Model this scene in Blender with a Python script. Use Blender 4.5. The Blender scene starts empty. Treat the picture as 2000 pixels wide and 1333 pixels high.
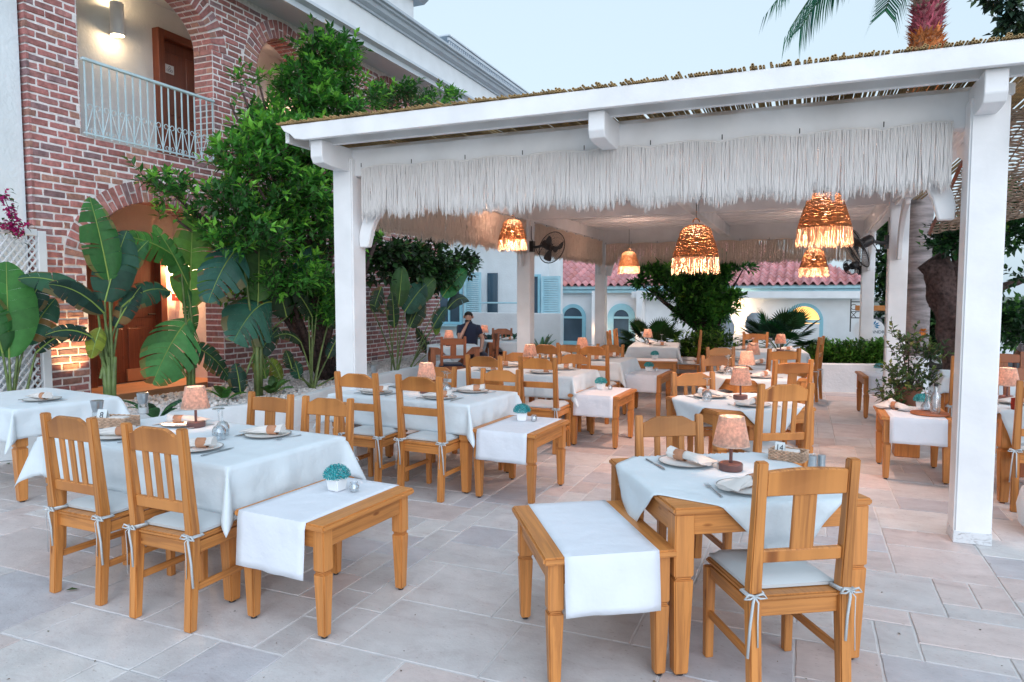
import bpy, bmesh, math, random
from mathutils import Vector, Matrix, noise
random.seed(7)
PI=math.pi; R=math.radians
S=bpy.context.scene
# ---------------------------------------------------------------- camera, world, sun, exposure
EYE=1.6; FPX=1361.; YAW=math.atan(570/FPX); PITCH=math.atan(89/FPX)
cam=bpy.data.cameras.new('camera'); camo=bpy.data.objects.new('camera',cam); S.collection.objects.link(camo)
camo.location=(0,0,EYE); camo.rotation_euler=(R(90)-PITCH,0,YAW); cam.sensor_width=36; cam.lens=36*FPX/2000
cam.clip_start=.05; cam.clip_end=3000; S.camera=camo
W=bpy.data.worlds.new("World"); S.world=W; W.use_nodes=True
wn=W.node_tree.nodes; wl=W.node_tree.links
bg=wn['Background']; sky=wn.new('ShaderNodeTexSky'); sky.sky_type='NISHITA'; sky.sun_disc=False
SUN_EL=R(7); SUN_ROT=R(150)
sky.sun_elevation=SUN_EL; sky.sun_rotation=SUN_ROT; sky.altitude=0; sky.air_density=1.0; sky.dust_density=3.0; sky.ozone_density=2.0
hs=wn.new('ShaderNodeHueSaturation'); hs.inputs['Saturation'].default_value=.42
mxw=wn.new('ShaderNodeMixRGB'); mxw.blend_type='MIX'; mxw.inputs[0].default_value=.7; mxw.inputs[2].default_value=(3.15,4.0,4.65,1)
wl.new(sky.outputs[0],hs.inputs['Color']); wl.new(hs.outputs[0],mxw.inputs[1]); wl.new(mxw.outputs[0],bg.inputs['Color']); bg.inputs['Strength'].default_value=.15
sun=bpy.data.lights.new('sun','SUN'); sun.energy=1.25; sun.angle=R(70); sun.color=(.80,.86,1)
suno=bpy.data.objects.new('sun',sun); S.collection.objects.link(suno)
suno.rotation_euler=(R(60),0,R(38))
S.view_settings.view_transform='Standard'; S.view_settings.look='None'; S.view_settings.exposure=.76; S.view_settings.gamma=1
S.cycles.max_bounces=8; S.cycles.transparent_max_bounces=24; S.cycles.sample_clamp_indirect=6; S.cycles.caustics_reflective=False; S.cycles.caustics_refractive=False

def ray(x,y):
    a=(x-1000)/FPX; b=-(y-666.5)/FPX
    f=math.cos(PITCH)+b*math.sin(PITCH); u=b*math.cos(PITCH)-math.sin(PITCH); c,s=math.cos(YAW),math.sin(YAW)
    return Vector((a*c-f*s,a*s+f*c,u))
def atY(x,y,Y): d=ray(x,y); t=Y/d.y; return Vector((d.x*t,Y,EYE+d.z*t))
def atX(x,y,X): d=ray(x,y); t=X/d.x; return Vector((X,d.y*t,EYE+d.z*t))
def atZ(x,y,z): d=ray(x,y); t=(z-EYE)/d.z; return Vector((d.x*t,d.y*t,z))

# ---------------------------------------------------------------- object helpers
COL=S.collection
def tag(o,label=None,cat=None,group=None,kind=None):
    if label: o['label']=label
    if cat: o['category']=cat
    if group: o['group']=group
    if kind: o['kind']=kind
    return o
def empty(name,loc=(0,0,0),rz=0):
    o=bpy.data.objects.new(name,None); COL.objects.link(o); o.location=loc; o.rotation_euler=(0,0,rz); o.empty_display_size=.1; return o
KIDS={}
def copy_tree(o,parent=None):
    c=o.copy(); COL.objects.link(c)
    if parent is not None: c.parent=parent
    KIDS[c.name]=[]
    for ch in KIDS.get(o.name,[]):
        KIDS[c.name].append(copy_tree(ch,c))
    return c
USED=set()
def place(proto,loc,rz,label,group=None,scale=None):
    if proto.name in USED: o=copy_tree(proto)
    else: o=proto; USED.add(proto.name)
    o.location=loc; o.rotation_euler=(0,0,rz); o['label']=label
    if group: o['group']=group
    if scale: o.scale=scale if hasattr(scale,'__len__') else (scale,)*3
    return o
class MB:
    def __init__(s): s.v=[];s.f=[];s.uv=[];s.mi=[];s.col=[]
    def add(s,vs,fs,uvs=None,mi=0,col=None):
        n=len(s.v); s.v+= [tuple(p) for p in vs]
        for i,f in enumerate(fs):
            s.f.append([n+k for k in f]); s.mi.append(mi); s.col.append(col)
            s.uv.append(uvs[i] if uvs else None)
    def box(s,c,d,M=None,mi=0,col=None,taper=1):
        hx,hy,hz=d[0]/2,d[1]/2,d[2]/2; L=max(range(3),key=lambda k:d[k]); off=(random.random()*9,random.random()*9)
        P=[Vector((x*hx*(taper if z<0 else 1),y*hy*(taper if z<0 else 1),z*hz)) for z in(-1,1) for x,y in((-1,-1),(1,-1),(1,1),(-1,1))]
        F=[((0,3,2,1),2),((4,5,6,7),2),((0,1,5,4),1),((2,3,7,6),1),((1,2,6,5),0),((3,0,4,7),0)]
        U=[]
        for f,n in F:
            ax=[k for k in range(3) if k!=n]
            if L in ax: a=L; b=[k for k in ax if k!=L][0]
            else: a,b=ax
            U.append([(P[k][a]+off[0],P[k][b]+off[1]+n*.37) for k in f])
        C=Vector(c)
        V=[(M@p if M else p)+C for p in P]
        s.add(V,[f for f,_ in F],U,mi,col); return s
    def beam(s,p0,p1,w,h,mi=0,col=None,up=(0,0,1),taper=1):
        p0=Vector(p0);p1=Vector(p1);d=p1-p0;L=d.length;z=d.normalized();u=Vector(up)
        if abs(z.dot(u))>.98: u=Vector((0,1,0))
        x=u.cross(z).normalized();y=z.cross(x)
        M=Matrix((x,y,z)).transposed()
        return s.box((p0+p1)/2,(w,h,L),M,mi,col,taper)
    def loft(s,secs,mi=0,cap=True,close=True,col=None):
        n=len(secs[0]);V=[p for q in secs for p in q];F=[];U=[];u=random.random()*5;off=random.random()*5
        us=[u]
        for i in range(1,len(secs)): us.append(us[-1]+(Vector(secs[i][0])-Vector(secs[i-1][0])).length)
        per=[0]
        for k in range(n): per.append(per[-1]+(Vector(secs[0][(k+1)%n])-Vector(secs[0][k])).length)
        for i in range(len(secs)-1):
            for k in range(n if close else n-1):
                k2=(k+1)%n
                F.append((i*n+k,i*n+k2,(i+1)*n+k2,(i+1)*n+k)); U.append([(us[i],per[k]+off),(us[i],per[k+1]+off),(us[i+1],per[k+1]+off),(us[i+1],per[k]+off)])
        if cap:
            F.append(tuple(range(n))[::-1]); U.append([(V[k][0],V[k][1]) for k in range(n)][::-1])
            b=(len(secs)-1)*n; F.append(tuple(b+k for k in range(n))); U.append([(V[b+k][0],V[b+k][1]) for k in range(n)])
        s.add(V,F,U,mi,col); return s
    def tube(s,pts,r,n=8,mi=0,cap=True,col=None,flat=None):
        pts=[Vector(p) for p in pts]; rs=r if hasattr(r,'__len__') else [r]*len(pts)
        secs=[];up=Vector((0,0,1))
        px=None
        for i,p in enumerate(pts):
            t=(pts[min(i+1,len(pts)-1)]-pts[max(i-1,0)]).normalized()
            if px is None:
                a=up if abs(t.z)<.9 else Vector((0,1,0)); px=a.cross(t).normalized()
            x=(px-t*px.dot(t))
            x=x.normalized() if x.length>1e-6 else Vector((1,0,0)); px=x; y=t.cross(x)
            fl=flat or 1
            secs.append([p+(x*math.cos(2*PI*k/n)+y*math.sin(2*PI*k/n)*fl)*rs[i] for k in range(n)])
        return s.loft(secs,mi,cap,col=col)
    def lathe(s,prof,n=24,c=(0,0,0),mi=0,cap=False,col=None):
        c=Vector(c)
        secs=[[c+Vector((r*math.cos(2*PI*k/n),r*math.sin(2*PI*k/n),z)) for k in range(n)] for r,z in prof]
        return s.loft(secs,mi,cap,col=col)
    def prismx(s,poly,x0,x1,mi=0,col=None):   # poly in (y,z)
        return s.loft([[(x0,y,z) for y,z in poly],[(x1,y,z) for y,z in poly]],mi,col=col)
    def prismy(s,poly,y0,y1,mi=0,col=None):
        return s.loft([[(x,y0,z) for x,z in poly],[(x,y1,z) for x,z in poly]],mi,col=col)
    def prismz(s,poly,z0,z1,mi=0,col=None):
        return s.loft([[(x,y,z0) for x,y in poly],[(x,y,z1) for x,y in poly]],mi,col=col)
    def build(s,name,mats,parent=None,bevel=0,smooth=False,M=None,seg=1,fix=True):
        me=bpy.data.meshes.new(name); me.from_pydata(s.v,[],s.f)
        if not hasattr(mats,'__len__'): mats=[mats]
        for m in mats: me.materials.append(m)
        uvl=me.uv_layers.new(name='UVMap'); li=0
        for i,f in enumerate(s.f):
            u=s.uv[i]
            for k in range(len(f)):
                if u: uvl.data[li].uv=u[k]
                else:
                    p=s.v[f[k]]; uvl.data[li].uv=(p[0]+p[1]*.3,p[2]+p[1]*.6)
                li+=1
        me.polygons.foreach_set('material_index',s.mi)
        if any(c is not None for c in s.col):
            ca=me.color_attributes.new(name='Col',type='FLOAT_COLOR',domain='CORNER'); li=0
            for i,f in enumerate(s.f):
                c=s.col[i] or (.5,.5,.5)
                for k in f: ca.data[li].color=(c[0],c[1],c[2],1); li+=1
        if bevel or fix:
            bm=bmesh.new(); bm.from_mesh(me)
            if fix: bmesh.ops.recalc_face_normals(bm,faces=bm.faces)
            if bevel:
                es=[e for e in bm.edges if len(e.link_faces)==2 and e.calc_face_angle(0)>.5]
                bmesh.ops.bevel(bm,geom=es,offset=bevel,segments=seg,affect='EDGES',clamp_overlap=True)
            bm.to_mesh(me); bm.free()
        if smooth:
            me.polygons.foreach_set('use_smooth',[True]*len(me.polygons))
            if smooth!=True: me.set_sharp_from_angle(angle=R(smooth))
        if M: me.transform(M)
        o=bpy.data.objects.new(name,me); COL.objects.link(o)
        KIDS[o.name]=[]
        if parent is not None:
            o.parent=parent; KIDS.setdefault(parent.name,[]).append(o)
        return o
def rot(v,a): c,s=math.cos(a),math.sin(a); return Vector((v[0]*c-v[1]*s,v[0]*s+v[1]*c,v[2] if len(v)>2 else 0))
def lamp(name,loc,power,col=(1,.62,.32),size=.03,parent=None,spot=None,rotv=None):
    l=bpy.data.lights.new(name,'SPOT' if spot else 'POINT'); l.energy=power; l.color=col; l.shadow_soft_size=size
    if spot: l.spot_size=R(spot); l.spot_blend=.6
    o=bpy.data.objects.new(name,l); COL.objects.link(o); o.location=loc
    if rotv: o.rotation_euler=rotv
    if parent is not None: o.parent=parent; KIDS.setdefault(parent.name,[]).append(o)
    KIDS[o.name]=[]
    return o

# ---------------------------------------------------------------- materials
def newmat(name):
    m=bpy.data.materials.new(name); m.use_nodes=True; nt=m.node_tree; return m,nt,nt.nodes,nt.links,nt.nodes['Principled BSDF']
def ramp(n,stops):
    r=n.new('ShaderNodeValToRGB'); e=r.color_ramp.elements
    while len(e)<len(stops): e.new(.5)
    for i,(p,c) in enumerate(stops): e[i].position=p; e[i].color=(*c,1)
    return r
def coord(n,l,kind='Object',scale=(1,1,1)):
    t=n.new('ShaderNodeTexCoord'); mp=n.new('ShaderNodeMapping'); mp.inputs['Scale'].default_value=scale
    l.new(t.outputs[kind],mp.inputs[0]); return mp.outputs[0]
def plain(name,c,rough=.6,var=.12,scale=6,bump=.0,bscale=60,metal=0,kind='Object',spec=.5,transl=0,detail=4):
    m,nt,n,l,b=newmat(name); v=coord(n,l,kind)
    nz=n.new('ShaderNodeTexNoise'); nz.inputs['Scale'].default_value=scale; nz.inputs['Detail'].default_value=detail; l.new(v,nz.inputs[0])
    r=ramp(n,[(.3,tuple(x*(1-var) for x in c)),(.7,tuple(min(1,x*(1+var)) for x in c))]); l.new(nz.outputs[0],r.inputs[0])
    l.new(r.outputs[0],b.inputs['Base Color']); b.inputs['Roughness'].default_value=rough; b.inputs['Metallic'].default_value=metal
    b.inputs['Specular IOR Level'].default_value=spec
    if bump:
        n2=n.new('ShaderNodeTexNoise'); n2.inputs['Scale'].default_value=bscale; n2.inputs['Detail'].default_value=5; l.new(v,n2.inputs[0])
        bp=n.new('ShaderNodeBump'); bp.inputs['Strength'].default_value=bump; bp.inputs['Distance'].default_value=.01; l.new(n2.outputs[0],bp.inputs['Height']); l.new(bp.outputs[0],b.inputs['Normal'])
    if transl: add_transl(m,r.outputs[0],transl)
    return m
def add_transl(m,colout,f):
    nt=m.node_tree;n=nt.nodes;l=nt.links;b=n['Principled BSDF'];o=[x for x in n if x.type=='OUTPUT_MATERIAL'][0]
    t=n.new('ShaderNodeBsdfTranslucent'); mx=n.new('ShaderNodeMixShader'); mx.inputs[0].default_value=f
    l.new(colout,t.inputs[0]); l.new(b.outputs[0],mx.inputs[1]); l.new(t.outputs[0],mx.inputs[2]); l.new(mx.outputs[0],o.inputs['Surface'])
def wood(name,dark,light,rough=.42,worn=.0):
    m,nt,n,l,b=newmat(name)
    oi=n.new('ShaderNodeObjectInfo'); uv=coord(n,l,'UV',(1.3,32,1)); ad=n.new('ShaderNodeVectorMath'); ad.operation='ADD'
    ml=n.new('ShaderNodeVectorMath'); ml.operation='SCALE'; cx=n.new('ShaderNodeCombineXYZ'); l.new(oi.outputs['Random'],cx.inputs[0]); l.new(oi.outputs['Random'],cx.inputs[1]); l.new(cx.outputs[0],ml.inputs[0]); ml.inputs['Scale'].default_value=37
    l.new(uv,ad.inputs[0]); l.new(ml.outputs[0],ad.inputs[1])
    nz=n.new('ShaderNodeTexNoise'); nz.inputs['Scale'].default_value=1.5; nz.inputs['Detail'].default_value=6; nz.inputs['Roughness'].default_value=.65; nz.inputs['Distortion'].default_value=.6; l.new(ad.outputs[0],nz.inputs[0])
    mid=tuple((a+c)/2 for a,c in zip(dark,light))
    r=ramp(n,[(.28,dark),(.45,mid),(.56,light),(.75,tuple(x*.85 for x in light))]); l.new(nz.outputs[0],r.inputs[0])
    n3=n.new('ShaderNodeTexNoise'); n3.inputs['Scale'].default_value=2.2; l.new(coord(n,l,'Object',(1,1,.6)),n3.inputs[0])
    hs=n.new('ShaderNodeHueSaturation'); mr=n.new('ShaderNodeMapRange'); mr.inputs['To Min'].default_value=.62; mr.inputs['To Max'].default_value=1.42
    a2=n.new('ShaderNodeMath'); a2.operation='ADD'; a3=n.new('ShaderNodeMath'); a3.operation='MULTIPLY'; a3.inputs[1].default_value=.5
    l.new(oi.outputs['Random'],a3.inputs[0]); l.new(n3.outputs[0],a2.inputs[0]); l.new(a3.outputs[0],a2.inputs[1]); mr.inputs['From Min'].default_value=.3; mr.inputs['From Max'].default_value=1.15
    l.new(a2.outputs[0],mr.inputs[0]); l.new(mr.outputs[0],hs.inputs['Value']); l.new(r.outputs[0],hs.inputs['Color']); l.new(hs.outputs[0],b.inputs['Base Color'])
    # worn, paler arrises and a few knots
    ge=n.new('ShaderNodeNewGeometry'); rp=ramp(n,[(.54,(0,0,0)),(.64,(1,1,1))]); l.new(ge.outputs['Pointiness'],rp.inputs[0])
    we=n.new('ShaderNodeMixRGB'); we.inputs[2].default_value=(*(min(1,x*1.2+.02) for x in light),1); mu=n.new('ShaderNodeMath'); mu.operation='MULTIPLY'; l.new(rp.outputs[0],mu.inputs[0]); l.new(n3.outputs[0],mu.inputs[1]); l.new(mu.outputs[0],we.inputs[0]); l.new(hs.outputs[0],we.inputs[1])
    kn=n.new('ShaderNodeTexVoronoi'); kn.inputs['Scale'].default_value=1; kv=coord(n,l,'UV',(3.1,9,1)); ka=n.new('ShaderNodeVectorMath'); ka.operation='ADD'; l.new(kv,ka.inputs[0]); l.new(ml.outputs[0],ka.inputs[1]); l.new(ka.outputs[0],kn.inputs[0])
    kr=ramp(n,[(.0,(.25,.16,.12)),(.055,(.45,.32,.25)),(.10,(1,1,1))]); l.new(kn.outputs['Distance'],kr.inputs[0]); km=n.new('ShaderNodeMixRGB'); km.blend_type='MULTIPLY'; km.inputs[0].default_value=.8; l.new(we.outputs[0],km.inputs[1]); l.new(kr.outputs[0],km.inputs[2]); l.new(km.outputs[0],b.inputs['Base Color'])
    b.inputs['Roughness'].default_value=rough; b.inputs['Specular IOR Level'].default_value=.45
    bp=n.new('ShaderNodeBump'); bp.inputs['Strength'].default_value=.25; bp.inputs['Distance'].default_value=.002; l.new(nz.outputs[0],bp.inputs['Height']); l.new(bp.outputs[0],b.inputs['Normal'])
    return m
def glassm(name,tint=(.95,.98,1),fac=.12):
    m,nt,n,l,b=newmat(name); o=[x for x in n if x.type=='OUTPUT_MATERIAL'][0]
    t=n.new('ShaderNodeBsdfTransparent'); t.inputs[0].default_value=(*tint,1); g=n.new('ShaderNodeBsdfGlossy'); g.inputs['Roughness'].default_value=.04
    lw=n.new('ShaderNodeLayerWeight'); lw.inputs[0].default_value=.45; mr=n.new('ShaderNodeMapRange'); mr.inputs['To Min'].default_value=fac; mr.inputs['To Max'].default_value=.85; l.new(lw.outputs['Facing'],mr.inputs[0])
    mx=n.new('ShaderNodeMixShader'); l.new(mr.outputs[0],mx.inputs[0]); l.new(t.outputs[0],mx.inputs[1]); l.new(g.outputs[0],mx.inputs[2]); l.new(mx.outputs[0],o.inputs['Surface']); return m
def emis(name,c,s):
    m,nt,n,l,b=newmat(name); b.inputs['Base Color'].default_value=(*c,1); b.inputs['Emission Color'].default_value=(*c,1); b.inputs['Emission Strength'].default_value=s; return m
def vcol(name,rough=.8,nscale=9,amt=.25,bump=.4,bscale=45,vein=None,transl=0,hole=False):
    m,nt,n,l,b=newmat(name); a=n.new('ShaderNodeVertexColor'); a.layer_name='Col'; v=coord(n,l)
    nz=n.new('ShaderNodeTexNoise'); nz.inputs['Scale'].default_value=nscale; nz.inputs['Detail'].default_value=6; nz.inputs['Roughness'].default_value=.65; l.new(v,nz.inputs[0])
    mr=n.new('ShaderNodeMapRange'); mr.inputs['From Min'].default_value=.3; mr.inputs['From Max'].default_value=.7; mr.inputs['To Min'].default_value=1-amt; mr.inputs['To Max'].default_value=1+amt; l.new(nz.outputs[0],mr.inputs[0])
    mx=n.new('ShaderNodeVectorMath'); mx.operation='SCALE'; l.new(a.outputs[0],mx.inputs[0]); l.new(mr.outputs[0],mx.inputs['Scale']); out=mx.outputs[0]
    l.new(out,b.inputs['Base Color']); b.inputs['Roughness'].default_value=rough
    if bump:
        n2=n.new('ShaderNodeTexNoise'); n2.inputs['Scale'].default_value=bscale; n2.inputs['Detail'].default_value=5; l.new(v,n2.inputs[0])
        bp=n.new('ShaderNodeBump'); bp.inputs['Strength'].default_value=bump; bp.inputs['Distance'].default_value=.008; l.new(n2.outputs[0],bp.inputs['Height']); l.new(bp.outputs[0],b.inputs['Normal'])
    if transl: add_transl(m,out,transl)
    return m
def leafm(name,rough=.38,stripes=0,transl=.3):
    m=vcol(name,rough,14,.18,0,transl=transl); nt=m.node_tree;n=nt.nodes;l=nt.links;b=n['Principled BSDF']
    if stripes:
        w=n.new('ShaderNodeTexWave'); w.inputs['Scale'].default_value=stripes; w.inputs['Distortion'].default_value=.6; w.bands_direction='X'; l.new(coord(n,l,'UV'),w.inputs[0])
        bp=n.new('ShaderNodeBump'); bp.inputs['Strength'].default_value=.35; bp.inputs['Distance'].default_value=.006; l.new(w.outputs[0],bp.inputs['Height']); l.new(bp.outputs[0],b.inputs['Normal'])
    return m
def stone_floor():
    m=vcol('travertine',.62,5,.10,.25,70); nt=m.node_tree;n=nt.nodes;l=nt.links;b=n['Principled BSDF']
    src=b.inputs['Base Color'].links[0].from_socket; v=coord(n,l,'Object',(2.4,4.6,1))
    nz=n.new('ShaderNodeTexNoise'); nz.inputs['Scale'].default_value=1.3; nz.inputs['Detail'].default_value=9; nz.inputs['Roughness'].default_value=.75; nz.inputs['Distortion'].default_value=.5; l.new(v,nz.inputs[0])
    r=ramp(n,[(.32,(1,1,1)),(.50,(.95,.93,.93)),(.62,(.86,.82,.82)),(.74,(.62,.58,.59))]); l.new(nz.outputs[0],r.inputs[0])
    mx=n.new('ShaderNodeMixRGB'); mx.blend_type='MULTIPLY'; mx.inputs[0].default_value=1; l.new(src,mx.inputs[1]); l.new(r.outputs[0],mx.inputs[2])
    # small pits
    vo=n.new('ShaderNodeTexNoise'); vo.inputs['Scale'].default_value=38; vo.inputs['Detail'].default_value=2; l.new(coord(n,l,'Object',(1,2.2,1)),vo.inputs[0])
    r2=ramp(n,[(.0,(1,1,1)),(.66,(1,1,1)),(.73,(.55,.5,.48))]); l.new(vo.outputs[0],r2.inputs[0])
    m2=n.new('ShaderNodeMixRGB'); m2.blend_type='MULTIPLY'; m2.inputs[0].default_value=.7; l.new(mx.outputs[0],m2.inputs[1]); l.new(r2.outputs[0],m2.inputs[2]); l.new(m2.outputs[0],b.inputs['Base Color'])
    r3=ramp(n,[(.3,(.42,)*3),(.7,(.72,)*3)]); l.new(nz.outputs[0],r3.inputs[0]); l.new(r3.outputs[0],b.inputs['Roughness'])
    return m
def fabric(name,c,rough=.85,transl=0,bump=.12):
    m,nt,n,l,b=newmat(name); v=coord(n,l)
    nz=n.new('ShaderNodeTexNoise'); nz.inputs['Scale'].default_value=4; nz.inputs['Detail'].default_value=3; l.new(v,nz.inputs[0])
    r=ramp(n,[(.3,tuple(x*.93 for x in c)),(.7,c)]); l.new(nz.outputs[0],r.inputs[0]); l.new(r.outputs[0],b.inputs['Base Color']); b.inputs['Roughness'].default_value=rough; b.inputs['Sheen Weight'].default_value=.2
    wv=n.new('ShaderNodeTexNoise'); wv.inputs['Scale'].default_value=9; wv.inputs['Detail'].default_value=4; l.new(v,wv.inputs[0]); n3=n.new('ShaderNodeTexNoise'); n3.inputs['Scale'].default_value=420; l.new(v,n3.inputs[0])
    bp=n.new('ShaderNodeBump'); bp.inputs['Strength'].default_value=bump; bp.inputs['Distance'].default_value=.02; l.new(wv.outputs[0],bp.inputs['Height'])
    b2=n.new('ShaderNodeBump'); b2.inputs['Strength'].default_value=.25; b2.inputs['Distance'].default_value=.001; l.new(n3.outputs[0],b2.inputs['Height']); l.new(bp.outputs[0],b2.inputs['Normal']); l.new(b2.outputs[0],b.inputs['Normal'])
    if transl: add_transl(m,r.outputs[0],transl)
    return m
M={}
M['wood']=wood('honey_pine',(.17,.05,.011),(.50,.205,.052))
M['woodl']=wood('pale_pine',(.40,.18,.06),(.64,.34,.13))
M['woodd']=wood('red_brown_wood',(.10,.022,.008),(.22,.058,.02),.35)
M['doorw']=wood('door_wood',(.05,.013,.006),(.16,.042,.017),.35)
M['darkwood']=wood('dark_chair_wood',(.13,.035,.012),(.28,.085,.028))
M['white']=plain('white_paint',(.74,.77,.80),.45,.05,3,.08,25)
M['whitewood']=plain('white_painted_wood',(.79,.80,.82),.42,.10,2.5,.12,30,detail=9)
M['stucco']=plain('white_stucco',(.70,.76,.80),.85,.07,2,.8,22)
M['peach']=plain('peach_stucco',(.74,.66,.62),.85,.07,2,.9,24)
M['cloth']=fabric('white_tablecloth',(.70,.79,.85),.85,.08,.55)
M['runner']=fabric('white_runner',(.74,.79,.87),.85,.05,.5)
M['cushion']=fabric('pale_cushion',(.52,.57,.60),.9)
M['napkin']=fabric('napkin_linen',(.74,.72,.70),.9,.1)
M['ring']=plain('leather_ring',(.42,.20,.11),.6,.2,20)
M['rope']=fabric('cotton_rope',(.90,.88,.87),.95,.30)
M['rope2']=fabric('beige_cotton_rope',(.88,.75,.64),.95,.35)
M['straw']=plain('woven_straw',(.27,.125,.045),.75,.35,30,.5,120,transl=.03)
M['strawf']=plain('straw_fringe',(.62,.40,.25),.8,.2,30,transl=.05)
M['wicker']=plain('wicker_shade',(.78,.59,.49),.7,.25,60,.6,160,transl=.38)
M['wickerd']=plain('wicker_basket',(.50,.34,.24),.8,.3,50,.6,120)
M['reed']=plain('reed_cane',(.42,.28,.12),.6,.35,18,transl=.1)
M['black']=plain('black_metal',(.02,.02,.022),.35,.1,10)
M['steel']=plain('brushed_steel',(.45,.50,.54),.3,.1,30,metal=.85)
M['lampbase']=plain('lamp_base_brown',(.13,.06,.055),.35,.15,12)
M['plate']=plain('plate_glaze',(.80,.82,.82),.18,.02,5)
M['rim']=plain('plate_rim',(.20,.18,.17),.3,.1,8)
M['glass']=glassm('clear_glass')
M['blueg']=plain('blue_window_glass',(.05,.09,.13),.08,.3,1.2)
M['blue']=plain('sky_blue_paint',(.27,.55,.66),.45,.08,5)
M['bluel']=plain('pale_blue_paint',(.40,.66,.76),.45,.08,5)
M['rail']=plain('railing_paint',(.50,.66,.72),.4,.1,6)
M['cornice']=plain('cornice_paint',(.58,.64,.70),.6,.05,1.2,.1,15)
M['gut']=plain('gutter_paint',(.42,.48,.54),.4,.06,3)
M['mortar']=plain('pale_mortar',(.80,.76,.76),.95,.14,14,1.0,60)
M['brick']=vcol('handmade_brick',.85,16,.35,.9,70)
M['floor']=stone_floor()
M['grout']=plain('pale_grout',(.66,.65,.65),.9,.1,8,.3,60)
M['gravel']=plain('pale_gravel',(.55,.55,.56),.85,.45,45,1.0,60)
M['pebble']=vcol('white_pebble',.7,20,.1,.2,60)
M['terra']=vcol('rose_roof_tile',.75,6,.2,.3,40)
M['leaf']=leafm('tree_leaf',.42,0,.38)
M['bleaf']=leafm('big_leaf',.46,16,.35)
M['stem']=plain('green_stem',(.10,.15,.045),.5,.4,9)
M['bark']=plain('brown_bark',(.075,.048,.045),.95,.6,22,1.0,40)
M['palmbark']=plain('palm_bark',(.24,.21,.21),.9,.45,7,.8,30)
for nd in M['palmbark'].node_tree.nodes:
    if nd.type=='MAPPING': nd.inputs['Scale'].default_value=(.5,.5,2.6)
M['palmfib']=vcol('palm_fibre',.9,18,.3,.6,60)
M['teal']=vcol('teal_topiary',.6,30,.2,0,transl=.2)
M['pot']=plain('white_pot',(.78,.80,.82),.4,.03,5)
M['terrapot']=plain('clay_pot',(.24,.10,.06),.7,.2,8)
M['skin']=plain('skin',(.52,.28,.20),.55,.08,12)
M['navy']=fabric('navy_shirt',(.012,.018,.045),.9)
M['whites']=fabric('white_shirt',(.62,.62,.70),.9)
M['jeans']=fabric('dark_trousers',(.03,.035,.06),.9)
M['hair']=plain('dark_hair',(.015,.01,.008),.7,.3,60,.6,120)
M['bulb']=emis('warm_bulb',(1,.70,.42),9)
M['glow']=emis('warm_window',(1,.50,.14),1.1)
M['grass']=plain('far_ground',(.16,.17,.14),.95,.3,.6)
M['red']=plain('red_plastic',(.5,.02,.02),.4)
M['redglass']=plain('red_candle_glass',(.45,.05,.03),.2,transl=.4)
M['kick']=plain('orange_skirting',(.46,.23,.12),.6,.1,4)
M['card']=plain('card_paper',(.62,.68,.70),.7,.02)
M['ink']=plain('ink',(.02,.03,.05),.6)
M['asph']=plain('asphalt',(.05,.05,.055),.9,.3,3)
M['rock']=plain('pale_rock',(.40,.45,.50),.9,.4,3,1.2,9)
M['magenta']=vcol('magenta_bract',.6,20,.2,0,transl=.4)
M['ornwood']=plain('orange_sign_wood',(.45,.17,.04),.5,.2,6)
def scuffed():
    m=plain('scuffed_paint',(.66,.69,.72),.6,.05,3,.3,20); nt=m.node_tree;n=nt.nodes;l=nt.links;b=n['Principled BSDF']; src=b.inputs['Base Color'].links[0].from_socket
    nz=n.new('ShaderNodeTexNoise'); nz.inputs['Scale'].default_value=16; nz.inputs['Detail'].default_value=8; nz.inputs['Distortion'].default_value=1.5; l.new(coord(n,l,'Object',(1,1,2)),nz.inputs[0])
    r=ramp(n,[(.52,(1,1,1)),(.66,(.62,.60,.60)),(.76,(.25,.23,.24))]); l.new(nz.outputs[0],r.inputs[0]); mx=n.new('ShaderNodeMixRGB'); mx.blend_type='MULTIPLY'; mx.inputs[0].default_value=.9; l.new(src,mx.inputs[1]); l.new(r.outputs[0],mx.inputs[2]); l.new(mx.outputs[0],b.inputs['Base Color']); return m
M['scuff']=scuffed()
G=lambda a,b:random.uniform(a,b)
exec_parts=[]

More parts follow.
